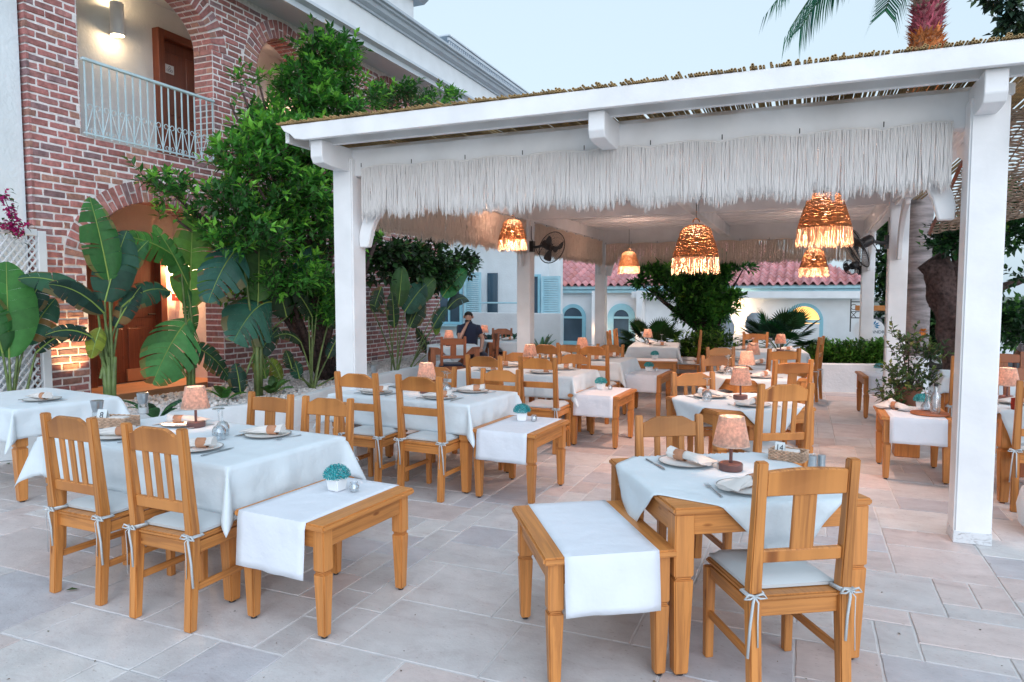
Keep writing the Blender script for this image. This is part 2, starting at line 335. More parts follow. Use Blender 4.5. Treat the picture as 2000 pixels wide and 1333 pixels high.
# ================================================================ SETTING: ground and paving
def ground():
    m=MB(); m.add([(-400,-60,-.05),(400,-60,-.05),(400,900,-.05),(-400,900,-.05)],[(0,1,2,3)]); tag(m.build('ground',M['grass'],fix=False),kind='structure')
    m=MB(); m.add([(-7.8,-1.5,-.005),(7,-1.5,-.005),(7,17.5,-.005),(-7.8,17.5,-.005)],[(0,1,2,3)]); tag(m.build('paving_bed',M['grout'],fix=False),kind='structure')
    rnd=random.Random(3); u=.175; nx,ny=80,103; occ=[[0]*ny for _ in range(nx)]; X0,Y0=-7.0,-.6; m=MB()
    sizes=[(3,2),(2,3),(3,3),(2,2),(4,2),(3,2),(2,1),(1,2),(4,3),(3,2)]
    for j in range(ny):
        for i in range(nx):
            if occ[i][j]: continue
            rnd.shuffle(sizes)
            for w,h in sizes+[(1,1)]:
                if i+w<=nx and j+h<=ny and all(not occ[i+a][j+b] for a in range(w) for b in range(h)): break
            for a in range(w):
                for b in range(h): occ[i+a][j+b]=1
            g=.0022; x0,x1,y0,y1=X0+i*u+g,X0+(i+w)*u-g,Y0+j*u+g,Y0+(j+h)*u-g
            z=rnd.uniform(-.0012,.0012); t=rnd.random(); base=Vector((.60,.595,.60)); 
            if t<.26: base=Vector((.62,.555,.54))
            elif t<.36: base=Vector((.52,.52,.55))
            elif t<.48: base=Vector((.66,.655,.65))
            base=base*rnd.uniform(.93,1.06); c=.004
            # slightly chamfered slab with worn, uneven edges
            q=[(x0,y0),(x1,y0),(x1,y1),(x0,y1)]
            o=[]; inn=[]
            for k in range(4):
                ax,ay=q[k];bx,by=q[(k+1)%4]; n=max(2,int(math.hypot(bx-ax,by-ay)/.07))
                for s in range(n):
                    f=s/n; px,py=ax+(bx-ax)*f,ay+(by-ay)*f; cx,cy=(x0+x1)/2,(y0+y1)/2
                    dj=rnd.uniform(0,.0035)
                    sx=1 if cx>px else -1; sy=1 if cy>py else -1
                    if k%2==0: o.append((px,py+(1 if k==0 else -1)*dj)); inn.append((px+(sx*c*1.5 if s==0 else 0),py+(1 if k==0 else -1)*(dj+c)))
                    else: o.append((px+(-1 if k==1 else 1)*dj,py)); inn.append((px+(-1 if k==1 else 1)*(dj+c),py+(sy*c*1.5 if s==0 else 0)))
            N=len(o); V=[(a,b,z-.0045) for a,b in o]+[(a,b,z) for a,b in inn]
            F=[(k,(k+1)%N,N+(k+1)%N,N+k) for k in range(N)]+[tuple(range(N,2*N))]
            m.add(V,F,None,0,tuple(base))
    tag(m.build('paving',M['floor'],fix=False),kind='structure')
    m=MB(); m.add([(3.2,14,-.03),(120,14,-.03),(120,60,-.03),(3.2,60,-.03)],[(0,1,2,3)]); tag(m.build('road',M['asph'],fix=False),kind='structure')
ground()

# ================================================================ brick building on the left
WX=-7.8; CZ=.085
OPEN=[(5.66,7.66,3.46,5.05,.66),(8.52,9.75,3.46,4.98,.70),(11.6,12.85,3.46,5.0,.70),(5.66,7.74,-.1,1.95,.86)]  # y0,y1,zbottom,zspring,rise
def hole(y,pad=0):
    r=[]
    for y0,y1,zb,zs,h in OPEN:
        c=(y0+y1)/2;a=(y1-y0)/2+pad
        if abs(y-c)<a: r.append((zb,zs+(h+pad)*math.sqrt(max(0,1-((y-c)/a)**2))))
    return sorted(r)
def brick_building():
    b=tag(empty('brick_building',(WX,5.07,0)),'two-storey brick building with arches, balconies and a white overhanging cornice','building')
    def bd(m,name,mat,**k): return m.build(name,mat,b,M=Matrix.Translation((-WX,-5.07,0)),**k)
    Y0,Y1,ZT=5.07,14.3,6.0
    # mortar wall with holes
    m=MB(); ys=set(Y0+i*.06 for i in range(int((Y1-Y0)/.06)+1))|{Y1}
    for o in OPEN:
        for k in range(25): ys.add((o[0]+o[1])/2-(o[1]-o[0])/2*math.cos(PI*k/24))
    ys=sorted(ys)
    for a,c in zip(ys,ys[1:]):
        if c-a<1e-5: continue
        ha=hole(a+1e-6);hc=hole(c-1e-6); mid=hole((a+c)/2)
        if not mid: m.add([(WX,a,0),(WX,c,0),(WX,c,ZT),(WX,a,ZT)],[(0,1,2,3)]); continue
        cur=[(0,0)]
        zs=[]
        for k in range(len(mid)):
            A=ha[k] if len(ha)==len(mid) else mid[k]; C=hc[k] if len(hc)==len(mid) else mid[k]
            zs.append((A,C))
        lo=(0,0)
        for A,C in zs:
            if A[0]>0: m.add([(WX,a,lo[0]),(WX,c,lo[1]),(WX,c,C[0]),(WX,a,A[0])],[(0,1,2,3)])
            m.add([(WX,a,A[1]),(WX,c,C[1]),(WX-.34,c,C[1]),(WX-.34,a,A[1])],[(0,1,2,3)])
            lo=(A[1],C[1])
        m.add([(WX,a,lo[0]),(WX,c,lo[1]),(WX,c,ZT),(WX,a,ZT)],[(0,1,2,3)])
    for y0,y1,zb,zs,h in OPEN:
        for y in(y0,y1): m.add([(WX,y,max(0,zb)),(WX-.34,y,max(0,zb)),(WX-.34,y,zs),(WX,y,zs)],[(0,1,2,3)])
        if zb>0: m.add([(WX,y0,zb),(WX,y1,zb),(WX-.34,y1,zb),(WX-.34,y0,zb)],[(0,1,2,3)])
    m.add([(WX,Y0,0),(WX-.3,Y0,0),(WX-.3,Y0,ZT),(WX,Y0,ZT)],[(0,1,2,3)])
    m.add([(WX,Y1,0),(WX-1.5,Y1,0),(WX-1.5,Y1,ZT),(WX,Y1,ZT)],[(0,1,2,3)])
    bd(m,'wall',M['mortar'],fix=False)
    rnd=random.Random(5); m=MB()
    def bcol():
        t=rnd.random()
        if t<.55: c=(.37,.155,.145)
        elif t<.75: c=(.36,.17,.16)
        elif t<.88: c=(.28,.17,.18)
        else: c=(.38,.20,.16)
        k=rnd.uniform(.75,1.2); return tuple(x*k for x in c)
    def brick(y0,y1,z0,z1,xo=None,x1=None):
        d=xo if xo is not None else WX+rnd.uniform(.004,.013); x1=WX-.01 if x1 is None else x1; j=lambda s=.004:rnd.uniform(-s,s)
        q=[(y0+j(),z0+j()),((y0+y1)/2,z0+j()),(y1+j(),z0+j()),(y1+j(),(z0+z1)/2),(y1+j(),z1+j()),((y0+y1)/2,z1+j()),(y0+j(),z1+j()),(y0+j(),(z0+z1)/2)]
        cy,cz=(y0+y1)/2,(z0+z1)/2; e=.007
        fr=[(d+j(.003),y+(e if y<cy-.01 else -e if y>cy+.01 else 0),z+(e if z<cz-.005 else -e if z>cz+.005 else 0)) for y,z in q]
        bk=[(d-.007,y,z) for y,z in q]; b2=[(x1,y,z) for y,z in q]
        V=fr+bk+b2; F=[tuple(range(8))]+[(k,(k+1)%8,8+(k+1)%8,8+k) for k in range(8)]+[(8+k,8+(k+1)%8,16+(k+1)%8,16+k) for k in range(8)]
        m.add(V,F,None,0,bcol())
    RING=.27; row=0; z=.06
    while z+CZ<ZT-.02:
        y=Y0+(0 if row%2==0 else -.12); z0,z1=z+.009,z+CZ-.012; zc=(z0+z1)/2
        while y<Y1:
            w=rnd.uniform(.21,.26); a,c=max(y,Y0+.005),min(y+w-.019,Y1); y+=w
            if c-a<.04: continue
            # clip against openings + ring
            segs=[(a,c)]
            for o in OPEN:
                cy=(o[0]+o[1])/2; A=(o[1]-o[0])/2
                if zc<o[2]-.02: continue
                if zc<=o[3]: e=A
                else:
                    q=(zc-o[3])/(o[4]+RING)
                    if q>=1: continue
                    e=(A+RING)*math.sqrt(1-q*q)
                    if e<.01: continue
                ns=[]
                for s0,s1 in segs:
                    if s1<=cy-e or s0>=cy+e: ns.append((s0,s1)); continue
                    if s0<cy-e-.03: ns.append((s0,cy-e-.012))
                    if s1>cy+e+.03: ns.append((cy+e+.012,s1))
                segs=ns
            for s0,s1 in segs:
                if s1-s0>.03:
                    cornr=any(abs(s1-o[0])<.03 or abs(s0-o[1])<.03 for o in OPEN if o[2]<zc<o[3])
                    brick(s0,s1,z0,z1)
        # reveals (jambs) in x direction
        for o in OPEN:
            if o[2]<zc<o[3]:
                for yy,sg in((o[0],1),(o[1],-1)):
                    x=WX-.002-(0 if row%2 else .11)
                    xs=[WX, WX-.11, WX-.34] if row%2 else [WX,WX-.22,WX-.34]
                    for p,q in zip(xs,xs[1:]):
                        cc=bcol(); g=.008; yv=yy+sg*rnd.uniform(.004,.012)
                        m.add([(p-g*.3,yv,z0),(q+g,yv,z0),(q+g,yv,z1),(p-g*.3,yv,z1),(p-g*.3,yy,z0),(q+g,yy,z0),(q+g,yy,z1),(p-g*.3,yy,z1)],[(0,1,2,3),(0,1,5,4),(3,2,6,7),(1,2,6,5),(0,3,7,4)],None,0,cc)
        if Y0>0: # end return of the left pier
            cc=bcol(); m.add([(WX+.015,Y0-.008,z0),(WX-.2,Y0-.008,z0),(WX-.2,Y0-.008,z1),(WX+.015,Y0-.008,z1),(WX+.015,Y0+.02,z0),(WX+.015,Y0+.02,z1)],[(0,1,2,3),(0,3,5,4)],None,0,cc)
        z+=CZ; row+=1
    bd(m,'brick_facing',M['brick'],fix=False)
    for o in OPEN:
        m=MB(); cy=(o[0]+o[1])/2;A=(o[1]-o[0])/2;Bz=o[4]
        # arc length sampled voussoirs: alternating header pairs / stretchers
        N=400; pts=[(cy-A*math.cos(PI*k/N),o[3]+Bz*math.sin(PI*k/N)) for k in range(N+1)]; L=[0]
        for k in range(N): L.append(L[-1]+math.dist(pts[k],pts[k+1]))
        n=int(L[-1]/.078)
        def at(s):
            s=min(max(s,0),L[-1]*.99999); k=next(i for i in range(N) if L[i+1]>=s); t=k/N*PI
            p=pts[k]; nx=math.cos(t)*-1/A; nz=math.sin(t)/Bz; q=math.hypot(nx,nz); return p,(nx/q,nz/q)
        for k in range(n):
            s0=L[-1]*k/n+.012;s1=L[-1]*(k+1)/n-.012
            for r0,r1 in ([(0.004,.262)] if k%2 else [(0.004,.118),(.145,.262)]):
                x=WX+rnd.uniform(.010,.018); P=[]
                for s,r in((s0,r0),(s1,r0),(s1,r1),(s0,r1)):
                    p,nn=at(s); P.append((p[0]+nn[0]*r+rnd.uniform(-.003,.003),p[1]+nn[1]*r+rnd.uniform(-.003,.003)))
                V=[(x,*p) for p in P]+[(WX-.01,*p) for p in P]
                m.add(V,[(0,1,2,3)]+[(i,(i+1)%4,4+(i+1)%4,4+i) for i in range(4)],None,0,bcol())
            for xs in ([(0,.16),(.175,.34)] if k%2 else [(0,.09),(.105,.24),(.255,.34)]):
                P=[at(s0),at(s1)]; V=[]
                for (p,nn) in P:
                    for xx in xs: V.append((WX+.01-xx,p[0]-nn[0]*.008,p[1]-nn[1]*.008))
                for (p,nn) in P:
                    for xx in xs: V.append((WX+.01-xx,p[0]+nn[0]*.004,p[1]+nn[1]*.004))
                m.add(V,[(0,1,3,2),(0,1,5,4),(2,3,7,6),(0,2,6,4),(1,3,7,5)],None,0,bcol())
        bd(m,'brick_arch',M['brick'],fix=False)
    # back walls, floors, partitions
    m=MB(); BX=-9.15
    m.box((BX-.06,9.7,4.6),(.1,9.2,2.9)); m.box((WX-.85,Y0+.1,4.72),(1.3,.1,2.6)); 
    m.box((WX-.85,10.68,4.72),(1.3,.1,2.6))
    bd(m,'upper_back_wall',M['stucco'])
    m=MB(); m.box((BX-.06,9.7,1.6),(.1,9.2,3.3)); m.box((WX-.85,Y0+.1,1.6),(1.3,.1,3.3)); m.box((WX-.85,8.15,1.6),(1.3,.1,3.3)); bd(m,'lower_back_wall',M['peach'])
    m=MB(); m.box((BX+.012,8.0,.43),(.03,1.6,.18)); bd(m,'skirting',M['kick'])
    m=MB(); m.box((-8.63,9.7,3.33),(.95,9.2,.22)); bd(m,'balcony_floor',M['kick'])
    m=MB(); m.box((-8.63,9.7,.16),(.95,9.2,.32)); bd(m,'porch_floor',M['kick'])
    # doors
    def door(y0,y1,z0,z1,x,name):
        m=MB(); w=.11
        m.box((x+.05,y0+w/2,(z0+z1)/2),(.14,w,z1-z0)); m.box((x+.05,y1-w/2,(z0+z1)/2),(.14,w,z1-z0)); m.box((x+.05,(y0+y1)/2,z1-w/2),(.137,y1-y0-2*w,w))
        d=MB(); d.box((x-.02,(y0+y1)/2,(z0+z1-w)/2),(.04,y1-y0-2*w,z1-z0-w))
        for zz0,zz1 in((z0+.15,z0+.8),(z0+.95,z1-.28)):
            for ya,yb in((y0+w+.08,(y0+y1)/2-.04),((y0+y1)/2+.04,y1-w-.08)):
                d.box((x+.003,(ya+yb)/2,(zz0+zz1)/2),(.022,yb-ya,zz1-zz0))
        o=bd(d,name,M['doorw'],bevel=.008); f=bd(m,'door_frame',M['doorw'],bevel=.005)
        f.parent=o; f.matrix_parent_inverse=Matrix.Identity(4); KIDS[b.name].remove(f); KIDS[o.name].append(f)
        hm=MB(); hm.tube([(x+.01,y1-w-.07,z0+1.0),(x+.06,y1-w-.07,z0+1.0),(x+.06,y1-w-.19,z0+1.0)],.012); h=bd(hm,'door_handle',M['black']); h.parent=o; KIDS[b.name].remove(h); KIDS[o.name].append(h)
        return o
    u=door(7.84,8.95,3.44,5.62,BX,'door')
    door(6.55,7.85,.32,2.42,BX,'door'); door(10.9,11.9,3.44,5.5,BX,'door')
    m=MB(); m.box((BX+.025,8.1,5.08),(.008,.17,.13)); s=bd(m,'room_plate',M['card'])
    m=MB(); 
    for y,r in((8.07,.018),(8.105,.018),(8.14,.018)):
        m.tube([(BX+.031,y+math.cos(a*PI/4)*r,5.06+math.sin(a*PI/4)*r) for a in range(9)],.003,5)
    m.tube([(BX+.031,8.105+math.cos(a*PI/4)*.018,5.105+math.sin(a*PI/4)*.018) for a in range(9)],.003,5)
    o=bd(m,'room_mark',M['ink']); o.parent=s; KIDS[b.name].remove(o); KIDS[s.name].append(o)
    # eaves: soffit, mouldings, big fascia, gutter
    prof=[(-7.78,6.0),(-7.30,6.0),(-7.30,5.97),(-7.18,5.97),(-7.18,6.07),(-7.12,6.10),(-7.12,6.15)]
    def run(pr,y0,y1,name,mat):
        m=MB(); q=[(x,z) for x,z in pr]; m.loft([[(x,y0,z) for x,z in q],[(x,y1,z) for x,z in q]],cap=True); return bd(m,name,mat,smooth=20)
    run([(-9.3,6.0),(-7.28,6.0),(-7.28,5.95),(-7.20,5.95),(-7.20,6.04),(-7.10,6.07),(-7.10,6.12),(-7.30,6.14),(-9.3,6.14)],-2,19,'soffit',M['cornice'])
    run([(-9.3,6.142),(-7.24,6.142),(-7.24,6.60),(-9.3,6.60)],-2,19,'parapet',M['white'])
    run([(-9.3,6.602),(-7.20,6.602),(-7.20,6.64),(-7.12,6.68),(-7.10,6.75),(-7.05,6.76),(-7.05,6.80),(-7.0,6.81),(-7.0,6.86),(-9.3,6.86)],-2,19,'gutter',M['gut'])
    m=MB(); m.box((-8.05,9.6,7.1),(1.7,5.2,.5)); bd(m,'roof_box',M['white'])
    run([(-9.0,7.35),(-7.1,7.35),(-7.0,7.42),(-7.0,7.5),(-6.92,7.52),(-6.92,7.58),(-9.0,7.58)],6.8,12.45,'roof_box_cornice',M['gut'])
    m=MB(); m.box((-7.35,12.1,7.14),(.1,.1,.13)); bd(m,'roof_camera',M['white'],bevel=.01)
    m=MB()
    for i in range(60): m.beam((-7.15,13.6+i*.1,6.86),(-7.15,13.6+i*.1,7.04),.02,.02)
    m.box((-7.15,16.6,7.07),(.05,6.1,.06)); m.box((-7.35,16.6,7.13),(.5,6.2,.03)); bd(m,'roof_railing',M['cornice'])
    m=MB(); m.box((-7.6,20.6,7.05),(.9,1.9,.6)); bd(m,'roof_box',M['white'])
    return b
brick_building()
def white_wall():
    b=tag(empty('white_wall',(-7.85,2,0)),'white stucco house wall left of the brick pier','wall')
    m=MB(); m.box((0-.15,-.47,3),(.3,7.0,6)); m.build('wall',M['stucco'],b)
    b2=tag(empty('lattice_panel',(-7.6,4.6,.3)),'white diamond lattice panel against the white wall','trellis')
    m=MB()
    for i in range(-14,30):
        for sg in(1,-1):
            # diagonal slats clipped to y[-1.2,.38], z[0,1.95]
            c=i*.075-.4; pts=[]
            for k in range(41):
                z=k/40*1.93; y=(c+sg*z*.8) if sg>0 else (c+1.2-z*.8)
                if -1.4<y<.36: pts.append((y,z))
            if len(pts)>1: (ya,za),(yb,zb)=pts[0],pts[-1]; m.beam((.01*sg,ya,za),(.01*sg,yb,zb),.012,.022,up=(1,0,0))
    m.build('lattice',M['white'],b2)
    m=MB(); m.box((0,.41,.98),(.06,.09,2.02)); m.box((0,-.5,1.97),(.056,1.72,.07)); m.box((0,-1.4,.98),(.06,.09,2.02)); m.build('panel_frame',M['white'],b2,bevel=.004)
white_wall()
def railing(y0,y1,label):
    o=tag(empty('balcony_railing',(WX+.03,y0,3.46)),label,'railing','balcony railings'); L=y1-y0
    m=MB(); m.box((0,L/2,.875),(.05,L,.035)); m.build('handrail',M['rail'],o,bevel=.006)
    m=MB(); m.box((0,L/2,.03),(.02,L,.02)); m.build('bottom_rail',M['rail'],o)
    n=int(L/.108); m=MB()
    for i in range(n+1): m.beam((0,.03+i*(L-.06)/n,.0),(0,.03+i*(L-.06)/n,.86),.014,.014)
    m.build('baluster',M['rail'],o)
    m=MB(); st=(L-.06)/n*2
    i=0; y=.03+st/2
    while y<L-.05:
        for s in(-1,1):
            m.tube([(0,y+s*st*.5,.04),(0,y+s*.018,.33)],.005,5)
            for cz,sg in((.345,1),):
                m.tube([(0,y+s*(.018+.03*(1-math.cos(a))+.0),cz+.03*math.sin(a)) for a in [k*PI/6 for k in range(10)]],.005,5)
            m.tube([(0,y+s*(.02+.022*(1-math.cos(a))),.07+.022*math.sin(a)) for a in [k*PI/6-1 for k in range(11)]],.004,5)
        y+=st
    m.build('scrollwork',M['rail'],o)
railing(5.68,7.64,'pale blue scrolled balcony railing in front of the wooden door')
railing(8.54,9.73,'pale blue balcony railing behind the tree crown')
railing(11.62,12.83,'pale blue balcony railing in the farthest upper arch')
def wall_sconce(name,loc,label,p=10,up=True,nrm=(1,0),h=.42,r=.08,col=(1,.66,.36)):
    o=tag(empty(name,loc),label,'wall light'); n=Vector((*nrm,0))
    m=MB(); m.lathe([(r*.97,0),(r,0),(r,h),(r*.97,h),(r*.97,0)],20,n*.11); m.build('shade',M['stucco'],o,smooth=40)
    m=MB(); m.box(n*.02+Vector((0,0,h/2)),(.05,.05,.1)); m.build('bracket',M['stucco'],o)
    m=MB(); m.lathe([(.0,.06),(.022,.05),(.03,.02),(.0,0)],10,n*.11+Vector((0,0,.03))); m.build('bulb',M['bulb'],o)
    if up: m=MB(); m.lathe([(.0,.06),(.022,.05),(.03,.02),(.0,0)],10,n*.11+Vector((0,0,h-.09))); m.build('bulb',M['bulb'],o)
    lamp('sconce_light',n*.11+Vector((0,0,-.02)),p,col,.03,o)
    if up: lamp('sconce_light',n*.11+Vector((0,0,h+.02)),p,(1,.66,.36),.03,o)
    return o
wall_sconce('wall_sconce',(-9.09,7.12,5.24),'white cylinder wall light glowing up and down beside the balcony door',5,r=.09,h=.44)
wall_sconce('wall_sconce',(-9.09,8.0,2.02),'wall light glowing above the fire alarm under the lower arch',75,False,col=(1,.54,.26))
wall_sconce('wall_sconce',(-9.09,9.95,5.0),'wall light inside the second upper arch',30,False,col=(1,.5,.3))
wall_sconce('wall_sconce',(-9.09,12.9,5.0),'wall light inside the third upper arch',30,False,col=(1,.5,.3))
m=MB(); m.box((0,0,0),(.05,.11,.11)); a=m.build('fire_alarm',M['red'],bevel=.008); a.location=atX(343,581,-9.07); tag(a,'small red fire alarm box on the peach wall','alarm')
m=MB(); m.box((.028,0,.01),(.004,.06,.02)); m.build('alarm_label',M['card'],a)
o=tag(empty('ground_spotlight',(-7.42,5.42,.33)),'small spotlight in the gravel washing the brick pier','spotlight')
m=MB(); m.lathe([(.0,0),(.045,0),(.05,.05),(.04,.055),(.0,.05)],14); m.build('housing',M['black'],o)
m=MB(); m.lathe([(.0,.058),(.03,.058)],14); m.build('lens',M['bulb'],o)
lamp('spot_light',(0,0,.08),60,(1,.62,.26),.02,o,spot=70,rotv=(0,R(163),0))
o.scale=(1,1,1)

# gravel bed with low white kerb wall
def bed():
    edge=[(-7.7,3.3),(-7.35,3.9),(-6.75,4.75),(-6.1,5.7),(-5.66,6.75),(-6.0,8.2),(-6.2,9.6),(-6.35,11.4),(-6.45,14.5)]
    m=MB(); 
    pts=[]
    for (a,b),(c,d) in zip(edge,edge[1:]):
        for k in range(5): t=k/5; pts.append((a+(c-a)*t,b+(d-b)*t))
    pts.append(edge[-1])
    m.loft([[(x-.14,y,0),(x-.01,y,0),(x,y,.30),(x-.02,y,.34),(x-.13,y,.34),(x-.14,y,.28)] for x,y in pts])
    tag(m.build('garden_wall',M['stucco'],smooth=50),'low white planter wall edging the gravel bed','wall')
    m=MB(); n=14
    rows=[]
    for x,y in pts:
        rows.append([(x-.135+(WX+.0-x+.135)*k/n,y,.29+.03*noise.noise((x*k,y*2,k*.7))) for k in range(n+1)])
    m.loft(rows,cap=False,close=False); tag(m.build('gravel_bed',M['gravel'],smooth=True,fix=False),kind='structure')
    rnd=random.Random(11); m=MB()
    for i in range(5200):
        t=rnd.random()**.8*(len(pts)-2); k=int(t); f=t-k; x=pts[k][0]*(1-f)+pts[k+1][0]*f; y=pts[k][1]*(1-f)+pts[k+1][1]*f
        w=rnd.random()**1.5; X=x-.16+(WX+.1-x+.16)*w; s=rnd.uniform(.012,.034); z=.30+.02*rnd.random(); c=rnd.uniform(.45,.75); cc=(c,c*.98,c*.97)
        a=rnd.random()*6; P=[(math.cos(a+q*PI/2.5)*s*rnd.uniform(.7,1.2),math.sin(a+q*PI/2.5)*s*rnd.uniform(.7,1.2)) for q in range(5)]
        V=[(X+p,y+q,z-.01) for p,q in P]+[(X+p*.7,y+q*.7,z+s*.6) for p,q in P]
        m.add(V,[(q,(q+1)%5,5+(q+1)%5,5+q) for q in range(5)]+[(5,6,7,8,9)],None,0,cc)
    tag(m.build('pebbles',M['pebble'],fix=False),kind='stuff')
bed()

# ================================================================ pergola
PXL,PXR=-3.9,1.035; PY=[5.42,9.85,14.1]; PYR=[5.30,9.7,14.0]; ZB=2.92
def pergola():
    o=tag(empty('pergola',(0,5.4,0)),'white timber pergola with reed roof over the dining tables','pergola')
    T=Matrix.Translation((0,-5.4,0)); Wm=M['whitewood']
    def bd(m,n,mat=Wm,**k): return m.build(n,mat,o,M=T,**k)
    w=.21
    for xs,ys in((PXL,PY),(PXR,PYR)):
        for y in ys:
            m=MB(); m.box((xs,y,1.42),(w,w,2.84)); bd(m,'post',bevel=.012,seg=2)
            m=MB(); m.box((xs,y,.04),(w+.005,w+.005,.08)); q=bd(m,'post_foot',M['scuff'],bevel=.004)
    # front beam, back beam, side beams
    m=MB(); m.box((-1.43,5.42,2.80),(5.14,.10,.24)); bd(m,'front_beam',bevel=.006)
    m=MB(); m.box((-1.43,14.05,2.82),(5.14,.12,.36)); bd(m,'back_beam',bevel=.006)
    m=MB(); m.box((-1.43,9.8,2.82),(5.14,.10,.2)); bd(m,'middle_beam',bevel=.006)
    for x in(PXL,PXR): m=MB(); m.box((x,9.72,2.80),(.12,8.4,.238)); bd(m,'side_beam',bevel=.006)
    # rafters with projecting ends
    for x in(PXL+.02,-1.41,PXR-.03):
        ye=4.93; zt=2.925
        m=MB(); m.prismx([(ye,zt),(ye,zt-.14),(ye+.03,zt-.19),(ye+.14,zt-.205),(14.3,zt-.205),(14.3,zt)],x-.06,x+.06); bd(m,'rafter',bevel=.005)
    # purlins
    for i,y in enumerate([5.10+.45*k for k in range(20)]):
        m=MB(); m.box((-1.42,y,2.945),(5.3,.05,.07)); bd(m,'purlin',bevel=.003)
    m=MB(); y=5.62
    while y<14.2:
        m.box((-1.42,y+.06,2.992),(5.3,.105,.018)); y+=.12
    bd(m,'ceiling_board')
    # fascia with shaped left end
    zb,zt=2.92,3.055; yf=4.86
    m=MB(); m.prismy([(-4.20,zt),(-4.16,zt-.05),(-4.10,zt-.075),(-4.05,zt-.12),(-3.96,zb),(1.62,zb),(1.62,zt)],yf,yf+.045); bd(m,'fascia_board',bevel=.004)
    m=MB(); m.box((-4.2,9.7,2.99),(.04,9.5,.12)); bd(m,'side_fascia')
    # reeds laid front to back in two ragged layers
    rnd=random.Random(9); m=MB(); x=-4.22
    def reed(x,z,r,y0,y1):
        n=6; c=[(x+r*math.cos(2*PI*k/n),z+r*math.sin(2*PI*k/n)) for k in range(n)]; ci=[(x+r*.6*math.cos(2*PI*k/n),z+r*.6*math.sin(2*PI*k/n)) for k in range(n)]
        dx=rnd.uniform(-.03,.03)
        V=[(a,y0,b) for a,b in c]+[(a+dx,y1,b) for a,b in c]+[(a,y0,b) for a,b in ci]+[(a,y0+.12,b) for a,b in ci]
        F=[(k,(k+1)%n,n+(k+1)%n,n+k) for k in range(n)]+[(k,(k+1)%n,2*n+(k+1)%n,2*n+k) for k in range(n)]+[(2*n+k,2*n+(k+1)%n,3*n+(k+1)%n,3*n+k) for k in range(n)]+[tuple(range(3*n,4*n))]
        m.add(V,F,None,0)
    while x<1.62:
        r=rnd.uniform(.006,.011)
        if rnd.random()<.93: reed(x,3.062+r,r,4.85+rnd.uniform(-.012,.012),14.3)
        if rnd.random()<.22: r2=rnd.uniform(.006,.011); reed(x+r,3.064+2*r+r2,r2,4.855+rnd.uniform(-.012,.03),14.3)
        x+=2*r+(rnd.uniform(.004,.012) if rnd.random()<.13 else .0005)
    bd(m,'reed_mat',M['reed'],fix=False)
    # curved braces
    def brace(p,dx,dy,w=.055,s=.0,Q=.62):
        # from post (low) to beam (high): curve, in direction (dx,dy)
        m=MB(); n=9; secs=[]; D=Vector((dx,dy,0)).normalized(); Nn=Vector((-D.y,D.x,0))
        for k in range(n+1):
            t=k/n; a=t*PI/2; c=Vector(p)+D*(.02+Q*(1-math.cos(a)))+Vector((0,0,Q*1.02*math.sin(a)))
            tn=(D*math.sin(a)+Vector((0,0,math.cos(a)))).normalized(); nn=(D*math.cos(a)-Vector((0,0,math.sin(a))))*(.06 if 0<k<n else .045)
            secs.append([c-nn-Nn*w/2,c+nn-Nn*w/2,c+nn+Nn*w/2,c-nn+Nn*w/2])
        m.loft(secs); bd(m,'brace',bevel=.008)
    brace((PXL+.14,5.44,2.04),1,0,.07,0,.5); brace((PXR-.16,5.44,2.10),-1,0,.07,0,.46)
    for xs,ys,s in((PXL,PY,1),(PXR,PYR,-1)):
        for i,y in enumerate(ys[:-1]): brace((xs,y+.15,2.03),0,1)
        for i,y in enumerate(ys[1:]): brace((xs,y-.15,2.03),0,-1)
        brace((xs+s*.14,ys[2],2.0),s,0)
    return o
pergola()
